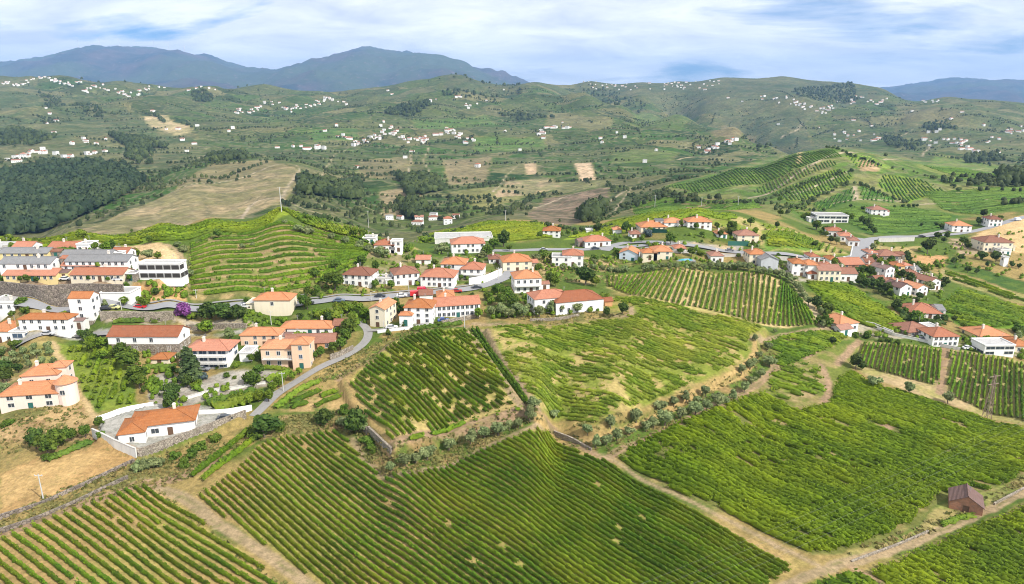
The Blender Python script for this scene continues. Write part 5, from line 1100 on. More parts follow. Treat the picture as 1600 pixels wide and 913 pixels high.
def house(label, xl, xr, yb, ye, depth, yaw, roof, wm, rm, short=None, cat='house', name='house', wings=(), group='houses of the near village', balc=(), **kw):
    px = (xl+xr)/2.0; x, y = gpt(px, yb); z = H1(x, y); k = mpp(x, y, z); th = radians(yaw)
    w = (xr-xl)*k/cos(th); phi = math.atan2(CAMZ-z, y); h = max((yb-ye)*k/cos(phi), 2.2)
    cx, cy = x-sin(th)*depth/2, y+cos(th)*depth/2
    r = link(name, None, loc=(cx, cy, z), rz=th, label=label, category=cat, group=group); r.empty_display_size = 1
    add_block(r, 0, 0, 0, w, depth, h, roof, wm, rm, **kw)
    av = random.Random(label)
    if not wings and name == 'house' and wm != 'rust' and 10 < w < 30 and av.random() < 0.75:      # lean-tos and annexes
        sd_ = av.choice((-1, 1)); aw = av.uniform(2.8, 5.0); add_block(r, sd_*(w/2+aw/2-0.02), depth*av.uniform(-0.15, 0.3), 0, aw, depth*av.uniform(0.45, 0.7), av.uniform(2.3, 3.0), av.choice(('flat', 'gx', 'gx')), av.choice((wm, wm, 'dirty', 'stone')), av.choice(('terra', 'brown', 'grey', 'dull')), fl=1, co=1, chim=False, pitch=0.3, ov=0.2)
    if y < 420 and av.random() < 0.6:
        am = MB(); ax_ = av.uniform(-0.3, 0.3)*w; tz = h+min(w, depth)*0.2; am.bar((ax_, 0, h), (ax_, 0, tz+2.2), 0.03)
        for q in range(3): am.bar((ax_-0.5+q*0.12, 0, tz+2.1-q*0.3), (ax_+0.5-q*0.12, 0, tz+2.1-q*0.3), 0.02)
        link('aerial', am.build('aerial', [STEELA]), r)
    for (fx, dy, ww_, dd_, hh_, rf_, wm_, rm_, kk) in wings:      # fx: fraction along the front, dy: metres in front of it
        add_block(r, fx*w/2, -depth/2-dy+dd_/2, 0, ww_, dd_, hh_, rf_, wm_, rm_, **kk)
    for bz in balc:
        b = MB(); bz_ = h*bz; b.box(-w*0.46, w*0.46, -depth/2-1.3, -depth/2-0.01, bz_-0.18, bz_, 0); b.box(-w*0.46, w*0.46, -depth/2-1.3, -depth/2-1.2, bz_+0.85, bz_+0.95, 0)
        for i in range(int(w*0.92/0.5)+1): b.box(-w*0.46+i*0.5, -w*0.46+i*0.5+0.08, -depth/2-1.28, -depth/2-1.2, bz_, bz_+0.85, 0)
        link('balcony', b.build('balcony', [RAIL]), r)
    LAND.append((cx, cy, short or short_of(label), px))
    HOUSES.append((r, cx, cy, w, depth, h, th)); return r
NW = dict(co=0, door=False, chim=False)
V_ = 'houses of the near village'; HR = 'low housing rows on the left terrace'
house('long low yellow and white row house with red roof on terrace edge', 6,88,439,431,8,0,'gx','yellow','terra', group=HR, fl=1, co=8, short='the yellow terrace row')
house('long cream row house with red roof on the terrace edge', 111,193,440,429.5,8,0,'gx','cream','terra', group=HR, fl=1, co=8, short='the cream terrace row')
house('white row house with grey roof behind the yellow row', 0,80,422,412,8,0,'gx','white','grey', group=HR, fl=1, co=7); house('white row house with long grey roof, rearmost but one', 96,173,408,402,7,0,'gx','white','grey', group=HR, fl=1, co=7)
house('yellow walled row house with grey roof at left edge', 0,75,404,399,7,0,'gx','yellow','grey', group=HR, fl=1, co=6); house('white row house with grey roof and green end wall', 103,200,417,411,8,0,'gx','white','grey', group=HR, fl=1, co=9)
house('low shed row with red roof between the grey roofed rows', 97,157,424,420,5,0,'gx','white','terra', group=HR, fl=1, co=5); house('row house with broken red roof at the back of the terrace', 76,120,395,388,8,0,'gx','white','terra', group=HR, co=3); house('white flat cube house at the back of the terrace', 121,140,395,383,7,0,'flat','white','flat', group=HR, co=2)
house('small white house with red roof at the back left', 21,50,394,388,7,0,'gx','white','terra', group=HR, co=2); house('white house cut by the left edge behind the rows', -20,18,395,387,8,0,'gx','white','flat', group=HR, co=3); house('small house with reddish roof at the right end of the rows', 174,199,404,397,7,0,'gx','white','terra', group=HR, co=2)
house('raw concrete house of two storeys with large dark openings', 219,284,438,413,5.5,0,'flat','white','flat', 'the raw concrete house', group=V_, fl=2, co=5, st='o', ww=3.2, wh=2.4, chim=False, door=False)
house('long low white garage building beside the tower house', 158,204,471,459,8,0,'flat','white','flat', 'the low white garage', **NW)
house('tall white tower house with orange gable roof and stone base', 114,148,511,467,5.5,0,'gx','white','orange', 'the tall white tower house', fl=4, co=1, plinth=0.22, chim=False, pitch=0.6, ov=0.15)
house('white two storey house with bright orange roof and six upper windows', 32,109,518,499,5.5,0,'hip','white','orange', 'the six-window house', fl=2, co=6)
house('white house with orange roof cut by the left edge', -22,24,536,518,10,0,'hip','white','orange', co=3); house('white garage with dark green door at the left edge', 17,41,532,520,6,0,'flat','white','flat', co=1, fl=1, st='s', ww=3.4, wh=2.2, door=False, chim=False)
house('flat white modern house cut by the left edge', -15,26,499,474,9,0,'flat','white','flat', co=3, fl=2); 
house('long stone storehouse with white upper storey and terracotta roof', 172,281,551,526,8.5,0,'gx','white','terra', 'the stone storehouse', fl=2, co=4, plinth=0.52, chim=False, pitch=0.5, name='storehouse', cat='storehouse')
V = house('three storey villa with red hip roof, long balconies and blue shutters', 296,359,577,547,8,0,'hip','white','terra', 'the three storey villa', fl=3, co=4, st='s', ww=2.3, wh=1.9, balc=(0.34,0.68), ov=0.9, door=False)
house('small open pavilion with orange roof left of the villa', 236,264,571,563,5,0,'hip','cream','orange', 'the small orange pavilion', co=1, chim=False, cat='pavilion', name='pavilion')
B12 = house('white bungalow with terracotta hip roof on a walled paved platform', 212,299,681,662,9,17,'hip','white','orange', 'the walled white bungalow', pitch=0.30, ov=0.6, fl=1, co=4, ww=1.8, wings=[(-0.86,3.2,6.0,9.0,3.4,'hip','white','orange',dict(co=1, chim=False, door=False))])
P11 = house('pink castle-like house with stepped orange roofs and round tower', 6,92,638,617,9,9,'hip','pink','orange', 'the pink castle-like house', fl=2, co=3, ww=1.6,
   wings=[(0.0,-7.0,9.5,8.0,7.2,'hip','pink','orange',dict(co=2, door=False)), (0.5,-9.5,4.5,4.5,8.4,'hip','pink','orange',dict(co=1, chim=False, door=False))])
def round_tower(root, lx, ly, r, h):
    m = MB(); n = 18
    for i in range(n):
        a, b = 2*pi*i/n, 2*pi*(i+1)/n; m.poly([(r*cos(a), r*sin(a), -2.5), (r*cos(b), r*sin(b), -2.5), (r*cos(b), r*sin(b), h), (r*cos(a), r*sin(a), h)])
    link('tower_wall', m.build('tower_wall', [W['pink']]), root, (lx, ly, 0)); m = MB(); R2 = r+0.5
    for i in range(n):
        a, b = 2*pi*i/n, 2*pi*(i+1)/n; m.poly([(R2*cos(a), R2*sin(a), h), (R2*cos(b), R2*sin(b), h), (0, 0, h+2.0)]); m.poly([(R2*cos(b), R2*sin(b), h), (R2*cos(a), R2*sin(a), h), (0, 0, h-0.1)])
    link('tower_roof', m.build('tower_roof', [RF['orange']]), root, (lx, ly, 0)); link('window', window_mesh(1.2, 1.3, 'w'), root, (lx, ly-r-0.02, h*0.55))
_w = HOUSES[-1][3]; round_tower(P11, _w/2+1.2, -2.4, 2.7, 6.8)
# upper village
house('plain cream apartment block with orange hip roof beside main road', 399,455,494,469,8,0,'hip','cream','orange', 'the plain cream block', fl=2, co=1, door=False, wings=[(-1.12,-1,5.0,7.0,4.2,'flat','cream','flat',dict(co=1, chim=False))])
house('white house with brown hip roof below the terraced hill', 535,580,447,430,10,-8,'hip','white','brown', 'the house below the terraces', fl=2, co=4); house('flat white house on the hill shoulder behind the olives', 567,586,380,374,7,0,'flat','white','flat', co=2); house('white house with red roof and small tower on the hill', 585,616,393,383,9,0,'hip','white','terra', 'the white hill house', co=3, wings=[(1.2,0,5,6,4.6,'flat','white','flat',dict(co=2, chim=False))])
house('large white school-like house with two rows of windows', 706,758,396,381,11,8,'hip','white','terra', 'the large school-like house', fl=2, co=7, chim=False); house('pale flat roofed hall behind the school-like house', 680,770,379,374,16,6,'flat','dirty','flat', **NW)
house('old white house with brown roof at an angle to road', 618,655,446,428,10,20,'hip','white','brown', 'the angled brown roofed house', fl=2, co=4); house('white two storey house with orange roof facing the road bend', 657,709,449,433,11,-6,'hip','white','terra', 'the road bend house', fl=2, co=6); house('tall white house with orange roof behind the road bend', 689,727,430,413,10,-4,'hip','white','orange', fl=2, co=3)
house('white house with arched terraces and orange roof above white wall', 720,754,437,421,10,-6,'hip','white','terra', 'the house with arched terraces', fl=2, co=3, balc=(0.5,)); house('small red roofed outbuilding behind the angled house', 650,672,413,406,6,0,'gx','white','terra', co=1, chim=False)
house('white house with mixed orange roofs and little blue porch', 632,676,506,481,9,-4,'hip','white','orange', 'the house with the blue porch', fl=3, co=3, wings=[(-0.8,2.6,4.5,3.5,4.0,'hip','white','orange',dict(co=1, chim=False))])
house('long white two storey house with narrow red roof above vineyard', 682,750,496,477,8,13,'gx','white','terra', 'the long white house', fl=2, co=9, pitch=0.5); house('cream gable house with orange roof at lane junction', 578,603,511,483,10,-14,'gy','cream','orange', 'the cream gable house', fl=3, co=1, balc=()); house('small white house with bright orange hip roof behind long house', 684,710,474,464,8,8,'hip','cream','orange', co=1); house('white shed with red gable roof beside the red vans', 656,676,470,461,6,8,'gx','white','brown', **NW)
house('peach house with long orange roof at left of the cluster', 377,437,541,524,7,0,'hip','peach','orange', 'the long peach house', fl=2, co=4); house('white house with orange roof at the back of the cluster', 438,519,524,513,7,0,'hip','white','orange', fl=1, co=6); house('orange brick house with wide brown roof in the cluster', 446,522,547,536,8,4,'gx','orange','brown', fl=1, co=4, chim=False)
house('peach house with bright orange roof, balcony and green garage door', 410,482,575,545,7.5,0,'hip','peach','orange', 'the green-garage house', fl=2, co=4, balc=(0.5,), wings=[(0.78,1.5,5.5,6,8.6,'hip','peach','orange',dict(co=1, st='s', door=True, chim=False))]); house('small white outbuilding beside the villa forecourt', 375,394,565,553,6,0,'flat','white','flat', co=1, chim=False); house('brown roofed garden shed behind the cluster', 521,541,518,510,6,0,'gx','stone','brown', **NW)
house('long manor house with sagging brown-red roof above patchy vineyard', 868,944,489,470,11,17,'hip','white','terra', 'the long manor house', fl=1, co=6, chim=False, pitch=0.45, wings=[(-1.05,-3,14,9,6.0,'hip','white','terra',dict(co=2, chim=False, door=False))])
house('little orange shed at right end of the manor', 945,957,479,473,4,10,'gx','orange','terra', **NW)
house('white house with orange roof and balconies below the road', 804,846,458,435,10,8,'hip','white','orange', 'the balcony house', fl=2, co=4, balc=(0.5,)); house('cream house with two-part orange roof at the road fork', 786,831,424,409,11,8,'hip','cream','orange', 'the cream house at the fork', fl=2, co=3); house('white house with red roof and flat white terrace', 879,911,417,399,9,-4,'hip','white','terra', 'the white terrace house', fl=2, co=3, wings=[(-1.1,1,9,8,4.5,'flat','white','flat',dict(co=2, chim=False))])
house('white house with small orange roof in the bright vineyard', 848,875,371,361,9,-6,'hip','white','orange', fl=2, co=3); house('white house with wide red roof beside the upper road', 914,955,386,377,10,12,'hip','white','terra', 'the upper road house', co=4); house('pale blue gable house with orange roof below upper road', 968,995,407,396,9,-18,'gy','blue','orange', 'the pale blue gable house', fl=2, co=2)
house('cream house with orange roof beside the swimming pool', 1021,1050,406,393,10,0,'hip','cream','orange', 'the cream pool house', fl=2, co=2, wings=[(-1.4,0,7,7,3.4,'hip','cream','orange',dict(co=1, chim=False))]); house('wide orange roofed house on the bright green knoll', 1001,1043,361,356,12,4,'hip','cream','orange', 'the wide knoll house', fl=1, co=5); house('small orange roofed house at the back of the knoll', 1038,1068,354,349,9,0,'hip','white','orange', co=2); house('white house with orange roofs at right of the knoll', 1074,1112,357,347,10,0,'hip','white','orange', fl=2, co=4)
house('tiny pavilion with orange roof left of the knoll', 958,971,365,359,6,0,'hip','white','orange', **NW); house('small white cabin left of the knoll road', 916,926,366,361,5,0,'flat','white','flat', **NW); house('cream house with brown hip roof above green fence', 1152,1185,379,368,10,0,'hip','cream','brown', 'the green-fence house', fl=2, co=2); house('small white house with brown roof below the upper road', 1110,1130,411,400,8,0,'hip','white','brown', co=2)
house('tall cream house with orange roof beside grey warehouse', 1170,1198,414,397.5,9,0,'hip','cream','orange', 'the tall cream house', fl=2, co=2); house('grey gabled warehouse in front of the tall cream house', 1188,1215,423,406,9,0,'gy','grey','grey', 'the grey warehouse', co=1, fl=1, door=False, chim=False, name='warehouse', cat='warehouse'); house('white house with red roof beside concrete road wall', 1265,1280,410,401,8,0,'hip','white','terra', co=2)
house('tall white house with orange roof at left of right hamlet', 1237,1257,431,412,9,-6,'hip','white','orange', 'the tall white hamlet house', fl=3, co=2, wings=[(1.7,0,8,8,5.5,'hip','white','orange',dict(co=2, chim=False))]); house('cream house with brown roof at the hamlet edge', 1278,1312,440,423,9,-2,'gx','cream','brown', 'the cream hamlet house', fl=2, co=4, chim=False); house('white low house with brown roof at hamlet edge', 1312,1338,440,428,9,-2,'gx','white','brown', co=3); house('small white annex with red roof in front of hamlet', 1262,1277,436,428,6,0,'hip','white','terra', co=1, chim=False)
house('modern white house with blue glass on the right hill foot', 1277,1324,349,338,14,-5,'flat','white','flat', 'the modern white hill house', fl=2, co=5, ww=3.4, wh=1.6, chim=False); house('first white house with red roof stepping down to the junction', 1293,1315,370,361,9,-15,'hip','white','terra', co=3); house('second white house with red roof stepping down to junction', 1312,1331,378,369,9,-15,'hip','white','terra', co=2); house('third white house with brown roof stepping down to junction', 1326,1341,385,376,8,-15,'hip','white','brown', co=2)
house('low rust coloured shed with wide red roof in right hamlet', 1316,1350,420,414,11,5,'gx','rust','terra', 'the rust coloured shed', fl=1, co=3, chim=False); house('small white house with pale roof by the wide road', 1357,1371,402,395,8,0,'hip','white','terra', co=1); house('old house with large brown roof in the right hamlet', 1373,1407,408,400,11,0,'hip','stone','brown', co=3); house('tall white house with dull roof in the right hamlet', 1380,1398,436,420,9,24,'gy','white','dull', 'the dull-roofed house', fl=2, co=2)
house('orange walled house in the middle of the right hamlet', 1397,1412,429,416,8,0,'hip','yellow','orange', fl=2, co=1); house('low house with broken brown roof in the right hamlet', 1413,1441,437,430,9,0,'hip','stone','brown', co=2); house('white house with brown roof at right end of hamlet', 1448,1471,453,440,10,20,'gy','white','brown', 'the last hamlet house', fl=2, co=2); house('white house with dull brown roof in front of hamlet', 1402,1426,462,449,9,22,'gy','white','dull', fl=2, co=2); house('white house with bright orange roof in front of hamlet', 1429,1451,462,450,9,22,'gy','white','orange', fl=2, co=2); house('white house with low red roof amid the hamlet', 1388,1414,450,443,9,0,'hip','white','terra', co=2)
house('white bungalow with wide red roof below the hamlet', 1424,1470,497,490,13,-8,'hip','white','terra', 'the red roofed bungalow', fl=1, co=4); house('white house with bright orange roof at the vineyard corner', 1308,1343,519,506,12,20,'hip','white','orange', 'the orange roofed corner house', fl=1, co=3, wings=[(-0.9,3,6,5,2.8,'gx','white','brown',dict(co=1, chim=False))]); house('low stone house with brown roof in the lower right village', 1416,1460,526,520,11,10,'hip','stone','brown', 'the low stone house', co=3, chim=False); house('white two storey house with red roof in lower right village', 1455,1497,542,526,10,3,'hip','white','terra', 'the white lower right house', fl=2, co=5)
house('yellow house with orange roof at the right edge', 1528,1577,534,525,11,6,'hip','yellow','orange', 'the yellow right edge house', fl=1, co=5); house('white modern flat house with dark window band at right', 1536,1584,556,541,8,2,'flat','white','flat', 'the flat modern house', fl=2, co=3, ww=3.4, wh=1.7, chim=False); house('house with orange roof cut by the right edge', 1583,1612,552,541,10,0,'hip','cream','orange', co=2)
house('white house with brown roof alone on the right hill', 1361,1385,338,328,10,-4,'hip','white','brown', fl=2, co=3); house('white house with orange roof beside the right road', 1488,1516,363,353,11,-8,'hip','white','orange', 'the right road house', co=3, fl=2); house('white house with brown roof farther along the right road', 1545,1564,354,343,10,-8,'hip','white','brown', co=3, fl=2); house('large cream farmhouse with brown roof and many windows', 1536,1580,394,379,13,-3,'hip','cream','brown', 'the large cream farmhouse', fl=2, co=7); house('small white building beside the large cream farmhouse', 1562,1579,399,391,7,0,'flat','white','flat', co=2); house('slender white water tower right of the hamlet', 1567,1574,417,403,3,0,'flat','white','flat', **NW)
for a in [('small white hamlet house with red roof behind the cream one', 1286,1302,424,416,8,-4,'hip','white','terra'), ('narrow white hamlet house with brown roof beside wide road', 1352,1366,419,410,8,0,'gx','white','brown'), ('low white hamlet house with orange roof near dark trees', 1360,1378,426,419,8,6,'hip','white','orange'), ('white hamlet house with red roof behind orange walled house', 1410,1424,424,415,8,10,'hip','white','terra'), ('small hamlet shed with grey roof', 1425,1438,428,423,6,10,'gx','dirty','grey'), ('white hamlet house with orange roof left of the last one', 1436,1452,446,437,8,18,'gy','white','orange'), ('stone hamlet barn with brown roof', 1370,1387,446,440,8,10,'gx','stone','brown'), ('tiny white hamlet annex with red roof', 1414,1427,452,446,6,15,'hip','white','terra'), ('low white house beside the road fork', 764,782,412,405,8,4,'hip','white','brown'), ('low pale outbuilding left of the angled house', 588,612,444,437,6,0,'flat','dirty','flat'), ('small white house with orange roof above the hamlet road', 1296,1311,413,406,8,0,'hip','white','orange'), ('little white house with brown roof at the junction corner', 1358,1372,411,404,7,0,'gx','white','brown'), ('white cottage with red roof behind the pool house', 1054,1072,395,389,7,0,'hip','white','terra'), ('white cottage with orange roof on the knoll flank', 1120,1136,372,366,8,0,'hip','white','orange'), ('small white house with brown roof below the knoll', 985,1001,372,366,8,0,'hip','white','brown')]:
    house(*a, co=2)
# brick hut in the lower right vineyard
HUT = house('lone brick hut with dull tiled gable roof among the vines', 1489,1527,801,790,6.0,-30,'gy','rust','dull', 'the lone brick hut', cat='hut', name='hut', group='field buildings', co=1, fl=1, chim=False, pitch=0.62, sides='f', deep=1.2, ov=0.25)

# ------------------------------------------------------------------ roads, walls, hedges
def ribbon(name, pts, width, m, lift=0.07, label='', world=False, thick=0.0):
    P = np.asarray(pts) if world else gpoly(pts); P = resample(smooth_line(P, 3), 1.6)
    d = np.gradient(P, axis=0); d /= np.linalg.norm(d, axis=1, keepdims=True)+1e-9; nn = np.stack([-d[:, 1], d[:, 0]], 1)
    s = np.linspace(-width/2, width/2, 7); Q = P[:, None]+nn[:, None]*s[None, :, None]
    z = H(Q[..., 0], Q[..., 1])+lift; zc = z.max(1, keepdims=True); z = np.maximum(z, zc*0.6+z*0.4)
    V = np.concatenate([Q, z[..., None]], -1).reshape(-1, 3); k = 7
    i, j = np.meshgrid(np.arange(len(P)-1), np.arange(6), indexing='ij'); a = (i*k+j).ravel()
    link(name, mesh_np(name, V, np.stack([a, a+1, a+k+1, a+k], 1), [m]), kind='structure', label=label); return P, nn
def offset_ribbon(name, P, nn, off, width, m, lift, label): 
    Q = P+nn*off; ribbon(name, Q[::2], width, m, lift, label, True)
MR = [(-40,485),(0,484),(60,482),(120,481),(200,481),(290,479),(380,479),(470,475),(560,469),(640,460),(700,456),(760,446),(792,434),(800,421),(790,408),(770,398)]
P_, n_ = ribbon('road', MR, 5.6, ASPH, 0.09, 'grey asphalt main road through the village')
offset_ribbon('pavement', P_, n_, 3.9, 1.4, PAVE, 0.20, 'pale pavement on the uphill side of the main road')
UR = [(762,392),(830,391),(890,390),(940,388),(1000,383),(1060,384),(1120,390),(1180,397),(1250,402),(1310,405),(1338,402),(1345,390),(1349,376),(1385,370),(1440,370),(1490,366),(1540,358),(1640,340)]
P_, n_ = ribbon('road', UR, 5.4, ASPH, 0.09, 'grey asphalt road along the upper village')
P_, n_ = ribbon('road', [(1344,412),(1346,396),(1350,374)], 11.0, ASPH, 0.14, 'wide grey road at the right junction')
for o in (-5.0, -1.8, 1.8, 5.0): offset_ribbon('road_marking', P_, n_, o, 0.35, LINE, 0.17, 'white line on the wide road')
ribbon('lane', [(560,502),(577,516),(573,535),(546,555),(513,569),(468,593),(440,610),(414,634),(396,651)], 3.0, PAVE, 0.10, 'pale cobbled lane winding down past the cluster'); ribbon('lane', [(575,517),(610,515),(640,511),(690,505),(720,500)], 2.4, PAVE, 0.10, 'pale lane in front of the long white house')
ribbon('lane', [(20,548),(45,533),(85,522),(130,523),(180,526),(290,520)], 3.0, PAVE, 0.10, 'pale lane below the white houses at left'); ribbon('lane', [(945,392),(965,380),(1000,378),(1040,380)], 5.0, ASPH, 0.13, 'asphalt forecourt beside the upper road'); ribbon('lane', [(1500,352),(1470,363),(1440,368)], 4.0, PAVE, 0.12, 'pale verge beside the right road')
def wall(label, pts, hpx, thick, wm, cap=None, hm=None, lin=False, cat='wall', name='garden_wall'):
    if cap is None: cap = wm not in (W['stone'], W['dstone'])
    P = resample(gpoly(pts), 2.2); c = P.mean(0); z = H(P[:, 0], P[:, 1]); k = mpp(c[0], c[1], float(z.mean())); h = hm or hpx*k/cos(math.atan2(CAMZ, c[1]))
    d = np.gradient(P, axis=0); d /= np.linalg.norm(d, axis=1, keepdims=True)+1e-9; nn = np.stack([-d[:, 1], d[:, 0]], 1)
    m = MB(); zt = np.convolve(np.pad(z, 3, mode='edge'), np.ones(7)/7, 'valid')+h; z0 = float(z.min()); B = []
    if lin: q_ = np.arange(len(P)); zt = np.polyval(np.polyfit(q_, z, 1), q_)+h
    for i in range(len(P)):
        a, b = P[i]-nn[i]*thick/2, P[i]+nn[i]*thick/2; B.append([(a[0]-c[0], a[1]-c[1]), (b[0]-c[0], b[1]-c[1])])
    for i in range(len(P)-1):
        (a0, b0), (a1, b1) = B[i], B[i+1]; lo0, lo1 = z[i]-1.0-z0, z[i+1]-1.0-z0; t0, t1 = zt[i]-z0, zt[i+1]-z0
        m.poly([a0+(lo0,), a1+(lo1,), a1+(t1,), a0+(t0,)]); m.poly([b1+(lo1,), b0+(lo0,), b0+(t0,), b1+(t1,)]); m.poly([a0+(t0,), a1+(t1,), b1+(t1,), b0+(t0,)])
        if i == 0: m.poly([b0+(lo0,), a0+(lo0,), a0+(t0,), b0+(t0,)])
        if i == len(P)-2: m.poly([a1+(lo1,), b1+(lo1,), b1+(t1,), a1+(t1,)])
    o = link(name, None, loc=(c[0], c[1], z0), label=label, category=cat, group='walls'); o.empty_display_size = 0.5
    link('masonry', m.build('masonry', [wm]), o)
    if cap:
        q = MB()
        for i in range(len(P)-1):
            e = 0.06; f = lambda j: (tuple(np.array(B[j][0])-nn[j]*e), tuple(np.array(B[j][1])+nn[j]*e)); (a0, b0), (a1, b1) = f(i), f(i+1); t0, t1 = zt[i]-z0, zt[i+1]-z0; k_ = 0.12
            q.poly([a0+(t0+k_,), a1+(t1+k_,), b1+(t1+k_,), b0+(t0+k_,)]); q.poly([a0+(t0-0.02,), a1+(t1-0.02,), a1+(t1+k_,), a0+(t0+k_,)]); q.poly([b1+(t1-0.02,), b0+(t0-0.02,), b0+(t0+k_,), b1+(t1+k_,)])
        link('coping', q.build('coping', [CONCM if wm is not W['white'] else W['white']]), o)
    return o
wall('long high stone retaining wall below the housing rows', [(4,472),(70,473),(130,473),(196,473)], 25, 0.8, W['dstone'], lin=True)
wall('rubble retaining wall between road and hedge', [(158,502),(215,501),(272,499)], 13, 0.6, W['stone']); wall('stone wall right of the bougainvillea', [(292,515),(340,514),(385,513)], 8, 0.6, W['stone'])
wall('weathered white boundary wall left of the bungalow', [(146,684),(180,699),(214,714)], 11, 0.35, W['dirty']); wall('cream rubble wall below the bungalow platform', [(216,714),(270,695),(330,673),(385,654)], 11, 0.35, W['stone']); wall('low white parapet behind the bungalow', [(152,660),(195,645),(240,634)], 7, 0.3, W['white']); wall('white wall right of the bungalow drive', [(304,648),(350,645),(394,641)], 7, 0.3, W['white'])
wall('white parapet on the platform edge beside the bungalow', [(222,708),(270,690),(330,668),(382,650)], 3, 0.3, W['white'], cap=False)
wall('dark stone wall along the top of the bottom left vineyard', [(0,834),(60,811),(120,786),(200,748)], 5, 0.5, W['dstone']); wall('mossy stone wall beside the golden stubble field', [(0,812),(70,787),(140,755),(210,722)], 5, 0.5, W['dstone'])
wall('dark stone wall at the raised vineyard corner', [(576,672),(592,688),(612,706)], 6, 0.6, W['stone']); wall('second stone wall on the bank left of raised vineyard', [(556,655),(566,667),(574,678)], 8, 0.5, W['dstone']); wall('grey stone wall below the patchy vineyard corner', [(866,676),(895,690),(924,704)], 4.5, 0.5, W['stone'])
wall('stone wall edging the winding lane below the cluster', [(516,563),(530,558),(552,547)], 8, 0.4, W['stone']); wall('white retaining wall above the road bend', [(733,446),(760,441),(784,430)], 10, 0.5, W['white']); wall('white parapet of the lane before the long house', [(590,521),(640,515),(688,508)], 4, 0.3, W['white'], cap=False); wall('stone wall under the long white house', [(690,507),(720,502),(748,496)], 6, 0.4, W['stone'])
wall('white garden wall of the villa forecourt', [(290,625),(330,613),(380,606),(415,600)], 4, 0.3, W['dirty']); wall('concrete wall beside the right junction', [(1372,378),(1400,378),(1428,377)], 6, 0.4, CONCM); wall('long pale concrete wall below the upper road', [(1200,406),(1240,409),(1262,411)], 6, 0.4, CONCM); wall('stone wall in front of the manor olives', [(828,502),(870,501),(905,494)], 4, 0.4, W['stone']); wall('pale wall below the lower right houses', [(1365,512),(1400,526),(1452,537),(1500,548)], 4, 0.3, W['dirty']); wall('white wall beside the orange roofed corner house', [(1340,503),(1365,510),(1395,522)], 4, 0.3, W['dirty'])
wall('pale retaining wall along the upper road', [(1000,397),(1060,396),(1110,399),(1160,401)], 4, 0.4, CONCM); wall('low stone wall beside the lower right track', [(1330,878),(1400,853),(1450,832)], 2.5, 0.4, W['stone'], cap=False); wall('low stone wall right of the hut', [(1553,789),(1580,775),(1600,764)], 3, 0.4, W['stone'], cap=False)
GF = mat('green_mesh', m_plain((0.03,0.12,0.09))); wall('dark green screen fence below the cream house', [(1137,384),(1155,384),(1169,385)], 7, 0.12, GF, cap=False, cat='fence', name='screen_fence'); wall('dark green screen fence on the knoll', [(1018,364),(1030,364),(1042,364)], 6, 0.12, GF, cap=False, cat='fence', name='screen_fence')
def hedge(label, pts, hpx, m=BROAD, w=0.8):
    P = gpoly(pts); c = P.mean(0); k = mpp(c[0], c[1], H1(*c)); ly = leafy_row(P, w, hpx*k*1.1, 0.6, np.random.default_rng(len(label)), 6, None, 0.15, 0.24)
    V = np.concatenate(ly.V); o = V.mean(0); o[2] = V[:, 2].min(); ly.V = [v-o for v in ly.V]
    link('hedge', ly.mesh('hedge', m), loc=tuple(map(float, o)), label=label, category='hedge', group='hedges')
hedge('clipped green hedge below the rubble road wall', [(178,506),(200,505),(226,504)], 7); hedge('short hedge end right of the clipped hedge', [(238,505),(248,505)], 6); hedge('low hedge on the terrace right of the storehouse', [(292,513),(326,512)], 4); hedge('hedge on the villa garden terrace', [(226,577),(250,576),(276,574)], 7); hedge('bright hedge beside the lane below the cluster', [(415,598),(440,590),(455,584)], 9, BROADL); hedge('hedge in front of the peach house', [(412,577),(430,577),(450,580)], 6, BROADL)
hedge('leafy hedge between lane and white wall', [(330,638),(370,632),(410,622)], 13, BROADL, 1.6); hedge('thick shrubbery between lane and villa wall', [(325,632),(360,626),(400,616)], 11, BROAD, 1.4); hedge('low hedge before the bushes of stubble field', [(75,722),(110,706),(144,692)], 7, BROAD, 0.9); hedge('dark hedge above the lower right bungalow', [(1405,498),(1440,505),(1475,508)], 7, DARKM, 1.2); hedge('dark hedge beside the lane of lower right village', [(1395,480),(1408,490),(1420,500)], 6, DARKM, 1.0); hedge('hedge in front of lone brick hut', [(1470,822),(1495,812),(1520,806)], 5, BROADL, 0.8)
hedge('hedge behind lane wall beneath raised vineyard top', [(645,517),(690,511),(722,507)], 6, BROAD, 0.8); hedge('leafy strip along the lane verge', [(430,640),(465,612),(500,598)], 7, BROADL, 0.9); hedge('hedge along the upper road below the knoll', [(1165,395),(1180,399),(1195,402)], 5, BROAD, .8); hedge('hedge at the pool house garden', [(1000,420),(1050,417),(1090,417)], 4, BROAD, .8)

